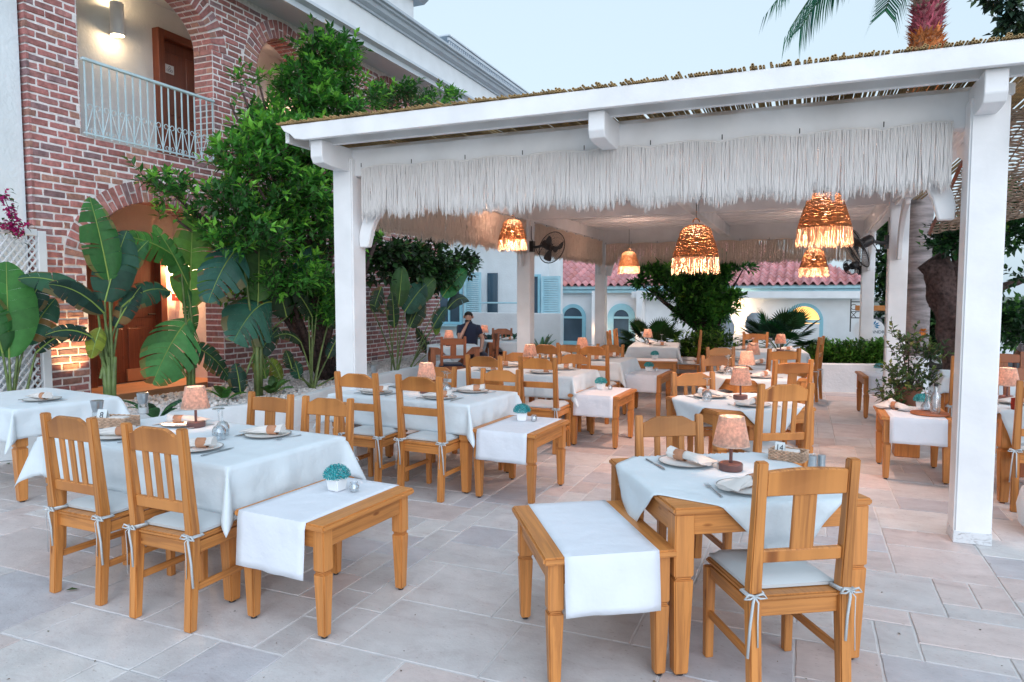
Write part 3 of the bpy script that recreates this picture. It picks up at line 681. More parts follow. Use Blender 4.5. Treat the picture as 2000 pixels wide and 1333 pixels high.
def fringe(name,p0,p1,z0,zl,label,n,sag=True,seed=1,mat='rope',jz=.05,gaps=()):
    rnd=random.Random(seed); p0=Vector(p0);p1=Vector(p1); d=p1-p0; L=d.length; D=d.normalized(); N=Vector((-D.y,D.x,0))
    o=tag(empty(name,p0),label,'fringe','macrame fringes hung from the pergola beams'); m=MB()
    def top(s): return -(abs(math.sin(s*PI/ .52))**.7-1)*-.028 if sag else 0
    for lay in range(2):
        nl=n if lay==0 else n//3
        for i in range(nl):
            s=(i+rnd.random()*.7)/nl*L
            gp=[(a,b) for a,b in gaps if a-.05<s<b+.05]; push=0
            if gp: a,b=gp[0]; mid=(a+b)/2; push=((a-.06-s)*.8 if s<mid else (b+.04-s)*.8)
            cl=.05*noise.noise((s*9,seed*7,lay)); l=zl*(.9+.10*noise.noise((s*6,seed,3+lay))+.07*noise.noise((s*26,seed,7))+jz*1.2*rnd.uniform(-1,1))+cl*.3; r=rnd.uniform(.0042,.0058)
            clump=.018*noise.noise((s*22,seed,1)); pts=[]
            for k in range(8):
                t=k/7; q=D*(s+clump*t*t*2+push*min(1,t*2.2)+rnd.uniform(-.002,.002))+N*(.012*(lay-.5)+rnd.uniform(-.004,.004)); pts.append(q+Vector((0,0,z0*0+top(s)-l*t)))
            rs=[r]*5+[r*1.2,r*1.35,r*.3]
            m.tube(pts,rs,4,cap=False)
            if rnd.random()<.95:   # frayed end fibres
                e=pts[-2]
                for q in range(5):
                    e2=e+Vector((0,0,.05*rnd.random())); m.tube([e2,e2+Vector((rnd.uniform(-.009,.009),rnd.uniform(-.008,.008),-.03)),e2+Vector((rnd.uniform(-.016,.016),rnd.uniform(-.01,.01),-rnd.uniform(.05,.085)))],[.0026,.0022,.0008],3,cap=False)
    m.build('strands',M[mat],o,fix=False,smooth=True)
    m=MB(); k=int(L/.05); m.tube([D*(L*i/k)+Vector((0,0,top(L*i/k)+.004)) for i in range(k+1)],.009,6); m.build('cord',M[mat],o,smooth=True)
    s=.0
    while s<L: m=MB(); m.tube([D*s,D*s+Vector((0,0,.035))],.004,5); m.build('hook',M['black'],o); s+=.52
    return o
fringe('macrame_fringe',(-3.70,5.33,2.75),(.86,5.33,2.72),0,.485,'long white macrame fringe across the front beam',560,seed=2)
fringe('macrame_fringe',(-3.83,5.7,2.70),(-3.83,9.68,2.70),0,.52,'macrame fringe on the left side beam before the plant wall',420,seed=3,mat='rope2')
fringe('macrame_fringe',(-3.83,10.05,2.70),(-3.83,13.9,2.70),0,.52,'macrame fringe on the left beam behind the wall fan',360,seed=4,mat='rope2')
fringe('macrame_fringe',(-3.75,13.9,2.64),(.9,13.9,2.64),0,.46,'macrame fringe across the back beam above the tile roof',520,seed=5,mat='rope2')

# ================================================================ furniture prototypes
def crown(x0,x1,zb,zs,zt,n=12,kind=0):
    top=[]
    for k in range(n+1):
        t=k/n; x=x1+(x0-x1)*t; a=abs(t-.5)*2
        if kind==0: f=max(0,min(1,(1-a)/.55)); f=f*f*(3-2*f)
        elif kind==1: f=1-a*a
        else: f=1
        top.append((x,zs+(zt-zs)*f))
    return [(x0,zb),(x1,zb)]+top
def make_chair(kind,wd='wood',cush=True,h=.98,cm='cushion',name='wooden_chair'):
    o=empty(name); tag(o,'chair','chair'); wm=M[wd]; PXx=.187
    yc=lambda z: -.205-(z-.45)*.085 if z>.45 else -.205-(.45-z)*.07
    for s in(-1,1):
        m=MB(); secs=[]
        for z,t in((0,.042),(.2,.047),(.42,.054),(.5,.052),(.75,.044),(h,.038)):
            y=yc(z); wx=.024 if z<.6 else .022
            secs.append([(s*PXx-wx,y-t/2,z),(s*PXx+wx,y-t/2,z),(s*PXx+wx,y+t/2,z),(s*PXx-wx,y+t/2,z)])
        m.loft(secs); m.build('leg',wm,o,bevel=.005,seg=2)
    for s in(-1,1):
        m=MB(); m.box((s*PXx,.185,.205),(.044,.044,.41),taper=.82); m.build('leg',wm,o,bevel=.004)
    # top rail, tilted along the posts
    def board(poly,zmid,th,name):
        m=MB(); a=math.atan(.085); m.prismy([(x,z-zmid) for x,z in poly],-th/2,th/2)
        m.build(name,wm,o,bevel=.004,M=Matrix.Translation((0,yc(zmid),zmid))@Matrix.Rotation(-a*-1,4,'X'))
    if kind=='slat':
        board(crown(-.165,.165,h-.13,h-.045,h-.008),h-.08,.024,'top_rail'); board([(-.165,.565),(.165,.565),(.165,.62),(-.165,.62)],.59,.024,'lower_rail')
        for x in(-.075,0,.075): m=MB(); m.beam((x,yc(.61),.61),(x,yc(h-.12),h-.12),.036,.014,up=(0,1,0)); m.build('slat',wm,o,bevel=.003)
    elif kind=='ladder':
        board(crown(-.165,.165,h-.125,h-.05,h-.012),h-.08,.024,'top_rail'); board([(-.165,.665),(.165,.665),(.165,.725),(-.165,.725)],.695,.022,'lower_rail')
    else:
        board(crown(-.165,.165,h-.135,h-.04,h-.03,kind=1),h-.09,.026,'top_rail'); board([(-.165,.58),(.165,.58),(.165,.63),(-.165,.63)],.605,.024,'lower_rail')
        m=MB(); m.beam((0,yc(.625),.625),(0,yc(h-.13),h-.13),.095,.014,up=(0,1,0)); m.build('splat',wm,o,bevel=.003)
    m=MB(); m.box((0,-.01,.437),(.40,.42,.022)); m.build('seat',wm,o,bevel=.007,seg=2)
    m=MB(); m.box((0,.19,.393),(.33,.02,.055)); m.box((0,-.2,.393),(.33,.022,.062)); m.box((-.187,-.01,.393),(.02,.33,.055)); m.box((.187,-.01,.393),(.02,.33,.055)); m.build('seat_frame',wm,o,bevel=.003)
    for s in(-1,1): m=MB(); m.box((s*.187,-.01,.2),(.018,.36,.034)); m.build('stretcher',wm,o,bevel=.003)
    if cush:
        m=MB(); n=12
        rows=[]
        for i in range(n+1):
            for_top=[]
            u=-1+2*i/n
            row=[]
            for k in range(n+1):
                v=-1+2*k/n; e=(max(abs(u),abs(v))); f=max(0,1-e**6)**.5; row.append((u*.185,v*.18+.015,.452+.012+.026*f+.004*noise.noise((u*2,v*2,1))))
            rows.append(row)
        m.loft(rows,cap=False,close=False)
        rows=[[(x,y,.452) for x,y,z in r] for r in rows]; m.loft(rows,cap=False,close=False)
        ed=[(-.185,-.165),(.185,-.165),(.185,.195),(-.185,.195)]
        for (a,b),(c,d) in zip(ed,ed[1:]+ed[:1]): m.add([(a,b,.452),(c,d,.452),(c,d,.4645),(a,b,.4645)],[(0,1,2,3)])
        cu=m.build('cushion',M[cm],o,smooth=50)
        for s in(-1,1):
            m=MB(); y=yc(.45); x=s*PXx
            m.tube([(x-s*.03,y+.03,.458),(x-s*.028,y-.03,.462),(x+s*.03,y-.031,.46),(x+s*.03,y+.03,.457),(x-s*.01,y+.036,.456)],.006,5,flat=1.6)
            q=Vector((x+s*.01,y-.036,.458))
            for dx,l in((s*.02,.24),(-s*.012,.20)): m.tube([q,q+Vector((dx*.7,-.015,-.02)),q+Vector((dx,-.006,-l*.5)),q+Vector((dx*1.3,-.004,-l))],.0055,4,flat=.35)
            for dx in(-1,1): m.tube([q,q+Vector((dx*.03,-.01,.012)),q+Vector((dx*.045,-.008,-.006)),q+Vector((dx*.02,-.006,-.008)),q],.0045,4)
            m.build('tie',M[cm],cu,smooth=True)
    return o
def table_leg(x,y,h,w,o,wm):
    m=MB(); zb=h*.62; m.box((x,y,(zb+h)/2),(w,w,h-zb)); 
    m.box((x,y,zb-.006),(w*.84,w*.84,.014)); m.loft([[(x+a*t,y+b*t,z) for a,b in((-w/2,-w/2),(w/2,-w/2),(w/2,w/2),(-w/2,w/2))] for z,t in((.012,.70),(zb-.03,.98),(zb-.012,.98))])
    l=m.build('leg',wm,o,bevel=.005,seg=2); m=MB(); m.lathe([(0,0),(w*.22,0),(w*.22,.014),(0,.014)],10,(x,y,0)); m.build('glide',M['black'],l)
def make_table(W_,L_,h=.73,w=.085,inset=.0,name='dining_table',wd='wood',top=.03,over=.0,cat='table'):
    o=empty(name); tag(o,'t',cat); wm=M[wd]
    for sx in(-1,1):
        for sy in(-1,1): table_leg(sx*(W_/2-over-w/2),sy*(L_/2-over-w/2),h-top,w,o,wm)
    m=MB(); n=max(3,round(W_/.14)); bw=W_/n
    m.box((0,0,h-top/2),(W_,L_,top)); m.build('tabletop',wm,o,bevel=.008,seg=2)
    a=.09
    for s in(-1,1):
        m=MB(); m.box((0,s*(L_/2-over-.018),h-top-a/2),(W_-2*over-2*w,.02,a)); m.build('apron',wm,o,bevel=.003)
        m=MB(); m.box((s*(W_/2-over-.018),0,h-top-a/2),(.02,L_-2*over-2*w,a)); m.build('apron',wm,o,bevel=.003)
    return o
def crease(x,y): return .0032*(sum(math.exp(-((x-c)/.012)**2) for c in(-.42,0,.42))+sum(math.exp(-((y-c)/.012)**2) for c in(-.22,.22)))
def cloth_map(x,y,a,b,h,rnd,amp=.022):
    ox=max(abs(x)-a,0);oy=max(abs(y)-b,0); sx=1 if x>=0 else -1; sy=1 if y>=0 else -1
    cx=max(-a,min(a,x)); cy=max(-b,min(b,y)); r=math.hypot(ox,oy)
    if r<1e-6: return (x,y,h+.0015*noise.noise((x*4,y*4,1))+crease(x,y)*.6)
    if ox>0 and oy>0:
        t=math.atan2(oy,ox); s2=math.sin(2*t); rho=r*(.10+.30*s2**2)+.012
        fx,fy=math.cos(t),math.sin(t)
        # fold: squeeze towards the diagonal as it falls
        px,py=cx+sx*fx*rho,cy+sy*fy*rho; dz=math.sqrt(max(0,r*r-(rho-.012)**2))
        return (px,py,h-dz)
    d=ox+oy; fl=.006+.10*d*(.35+.65*noise.noise((x*3.1,y*3.3,2.2)))+amp*min(1,d/.12)*noise.noise((x*7+3,y*7,d*2))
    fl=max(.006*min(1,d/.02),fl)+crease(x,y)*.8; dd=d if d>.02 else d*.8
    if ox>0: return (cx+sx*fl,y,h-dd)
    return (x,cy+sy*fl,h-dd)
def cloth(W_,L_,h,cw,cl,ang,loc,rz,label,name='tablecloth',mat='cloth',group='white tablecloths',n=46,cat='tablecloth',off=(0,0)):
    m=MB(); rows=[]; nx=max(10,int(cw/.024)); ny=max(10,int(cl/.024)); ca,sa=math.cos(ang),math.sin(ang)
    for i in range(nx+1):
        row=[]
        for k in range(ny+1):
            u=-cw/2+cw*i/nx; v=-cl/2+cl*k/ny; x=u*ca-v*sa+off[0]; y=u*sa+v*ca+off[1]; row.append(cloth_map(x,y,W_/2+.004,L_/2+.004,h+.004,None))
        rows.append(row)
    m.loft(rows,cap=False,close=False)
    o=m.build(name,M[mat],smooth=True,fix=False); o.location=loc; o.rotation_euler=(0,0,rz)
    sm=o.modifiers.new('thick','SOLIDIFY'); sm.thickness=.0022; sm.offset=1
    return tag(o,label,cat,group)
def runner(W_,L_,h,w,d0,d1,loc,rz,label,off=0):
    m=MB(); rows=[]; n=10; ys=[]
    L=L_/2+.003
    seq=[(-L-.004,h-d0*k/8-.0) for k in range(8,0,-1)]+[(-L+.004,h+.003)]+[(-L+2*L*k/14,h+.003) for k in range(1,14)]+[(L-.004,h+.003)]+[(L+.004,h-d1*k/6) for k in range(1,7)]
    for k in range(n+1):
        x=-w/2+w*k/n+off; row=[]
        for i,(y,z) in enumerate(seq):
            if z<h: y+= math.copysign(.012*(h-z)/.2*(1+noise.noise((x*7,z*4,loc[0]))),y); z+=.006*noise.noise((x*9,y,3))
            row.append((x+.004*noise.noise((y*3,z*3,loc[1]))*(1 if z<h else 0),y,z))
        rows.append(row)
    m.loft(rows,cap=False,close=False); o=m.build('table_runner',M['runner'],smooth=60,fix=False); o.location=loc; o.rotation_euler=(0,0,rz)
    sm=o.modifiers.new('thick','SOLIDIFY'); sm.thickness=.002; sm.offset=1
    return tag(o,label,'table runner','white runners on the side tables')

# small things
def make_lamp():
    o=empty('table_lamp'); tag(o,'l','table lamp')
    m=MB(); m.lathe([(0,0),(.056,0),(.058,.004),(.058,.032),(.054,.036),(0,.036)],28); m.build('base',M['lampbase'],o,smooth=40)
    m=MB(); m.lathe([(.0085,.028),(.0085,.155),(0,.155)],12); m.build('stem',M['lampbase'],o,smooth=40)
    m=MB(); n=22
    for i in range(n):   # horizontal woven courses of wicker
        z=.128+.137*i/(n-1); r=.086-.028*(i/(n-1)); rr=.0033
        m.lathe([(r+rr,z),(r,z+rr*1.05),(r-rr,z),(r,z-rr*1.05),(r+rr,z)],40)
    for k in range(40):
        a=2*PI*k/40; m.tube([(.0875*math.cos(a),.0875*math.sin(a),.126),(.0595*math.cos(a),.0595*math.sin(a),.266)],.0021,4)
    m.lathe([(.0895,.124),(.0895,.131),(.084,.131),(.084,.124),(.0895,.124)],40); m.lathe([(.061,.262),(.061,.269),(.056,.269),(.056,.262),(.061,.262)],40)
    s=m.build('shade',M['wicker'],o,smooth=True)
    m=MB(); m.lathe([(.0,.195),(.012,.188),(.014,.175),(.010,.158),(0,.155)],12); m.build('bulb',M['bulbs'],s,smooth=True)
    lamp('lamp_light',(0,0,.205),1.0,(1,.62,.42),.02,o)
    return o
M['bulbs']=emis('small_warm_bulb',(1,.55,.25),7)
def make_wineglass():
    m=MB(); m.lathe([(0,.19),(.034,.188),(.036,.186),(.010,.180),(.0045,.165),(.004,.10),(.008,.092),(.028,.080),(.040,.055),(.041,.035),(.034,.0),(.0325,.0),(.039,.035),(.038,.055),(.027,.077),(0,.088)],24)
    o=m.build('wine_glass',M['glass'],smooth=60); return tag(o,'g','wine glass')
def make_plate():
    o=empty('plate'); tag(o,'p','plate')
    m=MB(); m.lathe([(0,.004),(.08,.004),(.10,.007),(.135,.014),(.136,.016),(.10,.010),(.08,.008),(0,.008)],40); m.build('dish',M['plate'],o,smooth=50)
    m=MB(); m.lathe([(.1345,.0135),(.139,.0142),(.1395,.0165),(.1345,.0168),(.1345,.0135)],40); m.build('rim',M['rim'],o,smooth=True)
    return o
def make_napkin():
    o=empty('napkin'); tag(o,'n','napkin')
    m=MB(); secs=[]; n=22
    for i in range(15):
        t=i/14; x=-.15+.25*t; wgt=.055-.035*min(1,t*1.5) if t<.66 else .02+.016*((t-.66)/.34); hgt=.008+.013*math.sin(min(1,t*1.6)*PI/2)
        if t>.66: hgt=.018+.008*((t-.66)/.34)
        ring=[]
        for k in range(n):
            a=2*PI*k/n; f=1+.22*math.sin(a*3+t*4)*(1-t*.5)+.1*math.sin(a*7+t*9); ring.append((x+.012*math.sin(a*2)*(1-t),wgt*math.cos(a)*f,.004+hgt*1.1+hgt*math.sin(a)*f))
        secs.append(ring)
    m.loft(secs); m.build('linen',M['napkin'],o,smooth=60)
    m=MB(); secs=[]
    for x in(-.0,.0,.062,.062):
        pass
    for x,r in((.004,.0255),(.002,.028),(.062,.029),(.060,.026)): secs.append([(x,r*math.cos(2*PI*k/18),.024+r*math.sin(2*PI*k/18)) for k in range(18)])
    m.loft(secs,cap=False); m.build('napkin_ring',M['ring'],o,smooth=50)
    return o
def make_fork():
    m=MB(); m.tube([(0,-.10,.004),(0,-.02,.006),(0,.035,.010)],[.0055,.0032,.003],6,flat=.5)
    m.loft([[(-.003,.035,.009),(.003,.035,.009),(.003,.035,.012),(-.003,.035,.012)],[(-.011,.055,.006),(.011,.055,.006),(.011,.055,.0085),(-.011,.055,.0085)]])
    for k in range(4): x=-.0095+k*.0063; m.tube([(x,.054,.007),(x,.08,.006),(x,.098,.011)],[.0018,.0016,.0009],4)
    return tag(m.build('fork',M['steel'],smooth=50),'f','fork')
def make_knife():
    m=MB(); m.tube([(0,-.11,.005),(0,-.01,.005)],[.0058,.0045],6,flat=.6)
    m.loft([[(-.004,-.01,.003),(.004,-.01,.003),(.004,-.01,.006),(-.004,-.01,.006)],[(-.009,.02,.003),(.008,.02,.003),(.008,.02,.0055),(-.009,.02,.0055)],[(-.009,.09,.003),(.006,.09,.003),(.006,.09,.005),(-.009,.09,.005)],[(.002,.118,.003),(.004,.118,.003),(.004,.118,.005),(.002,.118,.005)]])
    return tag(m.build('knife',M['steel'],smooth=50),'k','knife')
def make_topiary(col=(.02,.33,.36)):
    o=empty('potted_plant'); tag(o,'pp','potted plant'); rnd=random.Random(4)
    m=MB(); m.box((0,0,.034),(.085,.085,.068),taper=.82); m.build('pot',M['pot'],o,bevel=.006,seg=2)
    m=MB()
    for i in range(1500):
        th=rnd.random()*2*PI; c=rnd.uniform(-.25,1); s=math.sqrt(1-c*c); d=Vector((s*math.cos(th),s*math.sin(th),c)); r=rnd.uniform(.72,1); p=Vector((d.x*.072*r,d.y*.072*r,.082+d.z*.058*r))
        n=(d+Vector((rnd.uniform(-.8,.8),rnd.uniform(-.8,.8),rnd.uniform(-.8,.8)))).normalized(); t=n.cross(Vector((rnd.random(),rnd.random(),rnd.random()+.1))).normalized(); b=n.cross(t); k=rnd.uniform(.6,1.5); w=.0042
        cc=tuple(x*k for x in col)
        if rnd.random()<.18: cc=(col[0]+.12,col[1]+.2,col[2]+.2)
        m.add([p-t*w,p+n*w*.4+b*w*.6,p+t*w*2,p-b*w*.6],[(0,1,2,3)],None,0,cc)
    m.build('foliage',M['teal'],o,fix=False); return o
def make_candle():
    m=MB(); m.lathe([(0,0),(.02,0),(.026,.01),(.026,.03),(.018,.038),(.021,.05),(.0195,.05),(.0165,.038),(.0245,.03),(.0245,.012),(0,.008)],20)
    return tag(m.build('glass_votive',M['glass'],smooth=60),'v','candle holder')
def textmesh(name,cu,mat):
    tmp=bpy.data.objects.new('tmp_text',cu); COL.objects.link(tmp); bpy.context.view_layer.update()
    me=bpy.data.meshes.new_from_object(tmp.evaluated_get(bpy.context.evaluated_depsgraph_get())); me.name=name; me.materials.clear(); me.materials.append(mat)
    bpy.data.objects.remove(tmp); o=bpy.data.objects.new(name,me); COL.objects.link(o); return o
def make_basket(num):
    o=empty('condiment_basket'); tag(o,'b','basket'); rnd=random.Random(6); m=MB()
    for j in range(7):
        z=.006+j*.0085; k=0; a,b=.11,.062
        ring=[(-a,-b),(a,-b),(a,b),(-a,b)]
        for (x0,y0),(x1,y1) in zip(ring,ring[1:]+ring[:1]):
            L=math.hypot(x1-x0,y1-y0); n=int(L/.018)
            for q in range(n):
                f0,f1=q/n,(q+1)/n; s=.003 if (q+j)%2 else -.003
                p=[(x0+(x1-x0)*f,y0+(y1-y0)*f) for f in(f0,(f0+f1)/2,f1)]; nx,ny=(y1-y0)/L,-(x1-x0)/L
                m.tube([(p[0][0],p[0][1],z+rnd.uniform(-.001,.001)),(p[1][0]+nx*s*1.6,p[1][1]+ny*s*1.6,z+.001),(p[2][0],p[2][1],z)],.0046,5)
    m.box((0,0,.004),(.21,.115,.006)); m.build('basket_body',M['wickerd'],o,smooth=60)
    m=MB(); m.box((.02,.0,.045),(.10,.07,.03),Matrix.Rotation(.2,3,'Z')); m.build('napkin_stack',M['napkin'],o,bevel=.006)
    m=MB(); sl=Matrix.Rotation(R(-16),3,'X')
    m.box((-.045,-.045,.075),(.062,.002,.062),sl); m.box((-.045,-.026,.075),(.062,.002,.062),Matrix.Rotation(R(16),3,'X')); c=m.build('number_card',M['card'],o)
    t=bpy.data.curves.new('number','FONT'); t.body=num; t.size=.05; t.align_x='CENTER'; t.extrude=.0004; to=textmesh('number',t,M['ink']); to.parent=c
    to.location=(-.045,-.0525,.058); to.rotation_euler=(R(90-16),0,0); KIDS[c.name].append(to); KIDS[to.name]=[]
    return o
def make_mill(i=0):
    o=empty('pepper_mill'); tag(o,'m','pepper mill')
    m=MB(); m.lathe([(0,.055),(.020,.055),(.024,.068),(.030,.105),(.031,.112),(.026,.114),(.0,.114)],24); m.build('grinder_cap',M['steel'],o,smooth=40)
    m=MB(); m.lathe([(0,0),(.026,0),(.027,.004),(.024,.056),(.0,.056)],20); m.build('jar',M['glass'],o,smooth=60)
    m=MB(); m.lathe([(0,.003),(.022,.003),(.021,.032),(.0,.034)],16); m.build('salt',M['plate'],o,smooth=60)
    return o
def make_shaker():
    m=MB(); m.lathe([(0,0),(.019,0),(.019,.062),(.017,.064),(.0,.060)],20); return tag(m.build('steel_shaker',M['steel'],smooth=40),'s','shaker')
PR={'slat':make_chair('slat'),'ladder':make_chair('ladder'),'splat':make_chair('splat'),'slatf':make_chair('slat',h=.885),'splatf':make_chair('splat',h=.885),'ladderf':make_chair('ladder',h=.885),
 'dark':make_chair('splat','darkwood',True,.94,'navy'),'darks':make_chair('slat','darkwood',True,.94,'navy')}
WG=make_wineglass();PL=make_plate();NK=make_napkin();FK=make_fork();KN=make_knife();TP=make_topiary();CD=make_candle();LP=make_lamp()
def chair(kind,x,y,deg,label): # x,y = middle of rear legs on the floor
    f=rot((0,.215,0),R(deg)); return place(PR[kind],(x+f.x,y+f.y,0),R(deg),label,'wooden dining chairs')

LEFTROW=[ # centre, size, rot, phrase
 ('A8',(-3.47,3.16),(1.66,.86),-5,'the front left table'),
 ('A2',(-3.12,5.40),(1.42,.84),-4,'the second table of the left row'),
 ('A3',(-2.98,7.52),(1.46,.80),-3,'the third table of the left row'),
 ('A4',(-2.90,9.25),(1.46,.78),-2,'the fourth table of the left row'),
]
TB={}
def dining(key,c,sz,deg,ph,cw,cl,cang,over=.0,top=.73,wd='wood',off=(0,0)):
    t=make_table(sz[0],sz[1],top,.085,over=.01,wd=wd); t.location=(*c,0); t.rotation_euler=(0,0,R(deg)); tag(t,'wooden dining table, '+ph,'dining table','wooden dining tables')
    if cw: cloth(sz[0],sz[1],top,cw,cl,R(cang),(*c,0),R(deg),'white tablecloth on '+ph,off=off)
    TB[key]=(Vector((*c,0)),R(deg),sz,ph,top+.0055)
def on(key,u,v,dz=0):
    c,r,sz,ph,h=TB[key]; q=rot((u,v,0),r); return (c.x+q.x,c.y+q.y,h+dz)
for k,c,s,d,ph in LEFTROW: dining(k,c,s,d,ph,s[0]+.50,s[1]+.50,0)
dining('A5',(-2.42,12.35),(.80,1.3),8,'the far end table of the left row',1.26,1.7,0)
RIGHT=[('B14',(-.325,3.455),.90,32,'the front right table'),('B2',(-.49,5.95),.86,37,'the second table of the right row'),('B3',(-.52,7.98),.84,36,'the third table of the right row'),('B4',(-.62,9.45),.80,30,'the fourth table of the right row')]
for k,c,s,d,ph in RIGHT: dining(k,c,(s,s),d,ph,s*1.2,s*1.2,45,off=(.03,.03))
dining('B5',(-.62,11.75),(1.3,.78),6,'the far end table of the right row',1.72,1.2,0)
dining('AL',(-6.06,3.86),(1.2,.8),-8,'the table at the left edge of the picture',1.66,1.34,0)
dining('M1',(-5.60,10.72),(.84,.84),33,'the table where the man sits',1.0,1.0,45,wd='darkwood')
dining('M2',(-5.25,12.25),(.80,.80),33,'the table behind the man',1.0,1.0,45,wd='darkwood')
dining('C1',(1.78,6.78),(.88,.88),8,'the table behind the right front post',1.18,1.18,20)
dining('C2',(2.0,9.0),(1.1,.8),-6,'the table beneath the old tree',1.5,1.16,0)
# chairs
chair('slat',-3.51,2.45,-2,'three-slat chair on the near side of the front left table, outer seat')
chair('slat',-2.85,2.41,-1,'three-slat chair on the near side of the front left table, by the side table')
chair('splatf',-3.60,3.98,178,'splat-back chair behind the wicker lamp of the front left table')
chair('slatf',-3.08,3.97,182,'chair behind the rolled napkin of the front left table')
chair('ladder',-3.33,4.72,-2,'ladder-back chair in front of the left front post')
chair('ladder',-2.75,4.72,-3,'ladder-back chair at the near right of the second left table')
chair('ladderf',-3.42,6.20,178,'chair behind the lamp of the second left table')
chair('ladderf',-2.72,6.18,180,'chair at the far right of the second left table')
chair('ladder',-2.47,6.60,-1,'ladder-back chair in front of the third left table, right seat')
chair('ladder',-3.07,6.60,-1,'ladder-back chair in front of the third left table, left seat')
chair('slatf',-2.60,8.18,182,'three-slat chair on the far side of the third left table, right seat')
chair('ladderf',-3.35,8.18,180,'chair on the far side of the third left table, left seat')
chair('ladder',-2.42,8.42,-2,'ladder-back chair in front of the fourth left table, right seat')
chair('slat',-3.05,8.42,0,'chair in front of the fourth left table, left seat')
chair('splatf',-3.25,9.98,180,'splat-back chair on the far side of the fourth left table, left seat')
chair('slatf',-2.62,9.98,180,'chair on the far side of the fourth left table, right seat')
chair('splat',-3.14,12.0,-82,'chair on the left side of the far end left-row table, nearer one')
chair('slat',-3.2,12.7,-82,'chair on the left side of the far end left-row table, farther one')
chair('slat',-1.62,12.0,98,'chair on the right side of the far end left-row table, nearer one')
chair('slat',-1.72,12.75,98,'chair on the right side of the far end left-row table, farther one')
chair('splat',.01,2.86,31,'splat-back chair on the near side of the front right table')
chair('slatf',-.72,4.17,210,'three-slat chair on the far side of the front right table')
chair('slat',-.12,5.30,31,'three-slat chair on the near side of the second right table')
chair('slatf',-.93,6.62,210,'three-slat chair on the far side of the second right table')
chair('splat',-.10,7.28,32,'splat-back chair on the near side of the third right table')
chair('slatf',-.93,8.62,210,'three-slat chair on the far side of the third right table')
chair('splat',-.22,8.78,32,'splat-back chair on the near side of the fourth right table')
chair('ladderf',-1.05,10.05,210,'chair on the far side of the fourth right table')
chair('ladder',.22,11.55,80,'chair at the right end of the far end right-row table')
chair('splat',-.75,12.5,184,'chair behind the far end right-row table')
chair('dark',-5.22,10.0,34,'dark splat-back chair on the near side of the man\'s table')
chair('dark',-5.15,11.5,125,'dark chair turned aside between the man and the table behind him')
chair('darks',-5.62,12.9,200,'chair on the far side of the table behind the man')
chair('slat',1.66,6.12,-6,'chair at the right edge of the picture behind the front post')
chair('darks',1.95,7.75,186,'dark chair on the far side of the table behind the right front post')
chair('splat',1.62,8.36,-4,'brown chair in front of the table beneath the old tree')
chair('dark',2.2,9.85,180,'dark chair on the far side of the table beneath the old tree')

# side tables with runners
ST=make_table(.57,.72,.555,.066,top=.032,over=.025,name='side_table',cat='side table'); first=True
SIDE=[('S1',(-2.24,2.90),-4,1,.26,.05,'the front left table'),('S2',(-.885,3.0),33,1.03,.24,.02,'the front right table'),('S3',(-2.10,5.21),-3,1,.23,.05,'the second table of the left row'),
 ('S4',(-2.0,7.36),-2,1,.22,.05,'the third table of the left row'),('S5',(-1.95,9.42),-2,1,.22,.05,'the fourth table of the left row'),('S6',(-2.22,11.3),100,1,.2,.2,'the far end table of the left row'),
 ('S7',(.92,7.10),0,.98,.22,.05,'the table behind the right front post'),('S8',(.98,10.4),4,1,.22,.05,'the planter and the rear right post')]
for k,c,d,sc,d0,d1,ph in SIDE:
    place(ST,(*c,0),R(d),'low side table with white runner, beside '+ph,'low wooden side tables')
    runner(.57,.72,.555,.43 if k!='S2' else .40,d0,d1,(*c,0),R(d),'white runner on the side table beside '+ph,off=-.035 if k=='S1' else 0)
    TB[k]=(Vector((*c,0)),R(d),(.57,.72),ph,.5615)
for k,u,v in (('S1',-.05,.12),('S3',-.05,.12),('S4',-.06,.1),('S5',.0,.1),('S6',.1,.0),('S7',.10,.22),('S8',-.02,.12)):
    c,r,sz,ph,h=TB[k]; sp=place(TP,on(k,u,v),r+G(-.4,.4),'teal plant in white pot, side table by '+ph,'round teal plants in white pots',scale=G(.94,1.06))
    if k in('S1','S3','S4','S5'): place(CD,on(k,u+.10,v+.02),0,'glass votive beside the teal plant, near '+ph,'glass votives')
# place settings: (table, u, v, facing angle deg)
def setting(key,u,v,deg,label,nap=True,fk=True,nr=25):
    c,r,sz,ph,h=TB[key]; a=r+R(deg)
    place(PL,on(key,u,v),a,f'white plate {label} of {ph}','plates laid on the tables')
    if nap:
        p=on(key,u,v,.015); place(NK,p,a+R(nr),f'rolled napkin, plate {label} of {ph}','rolled napkins')
    if fk:
        q=rot((.165,.0,0),R(deg)); place(KN,on(key,u+q.x,v+q.y),a+R(4),f'knife by plate {label} of {ph}','knives')
        q=rot((-.165,.0,0),R(deg)); place(FK,on(key,u+q.x,v+q.y),a-R(5),f'fork by plate {label} of {ph}','forks')
for key in('A8','A2','A3','A4'):
    X=.36 if key=='A8' else .33
    setting(key,X,-.24,0,'at the near right'); setting(key,X+.06,.22,180,'at the far right',nr=200)
    setting(key,-X,-.24,0,'at the near left'); setting(key,-X,.22,180,'at the far left')
    ph=TB[key][3]
    place(WG,on(key,.16,.10),0,'upturned wine glass left of its pair on '+ph,'upturned wine glasses'); place(WG,on(key,.25,.0),0,'upturned wine glass right of its pair on '+ph,'upturned wine glasses')
for key in('B14','B2','B3','B4'):
    setting(key,-.02,-.25,0,'on the near side'); setting(key,-.10,.25,180,'on the far side',nr=-60)
    if key!='B14': ph=TB[key][3]; place(WG,on(key,-.24,.06),0,'upturned wine glass near the lamp on '+ph,'upturned wine glasses')
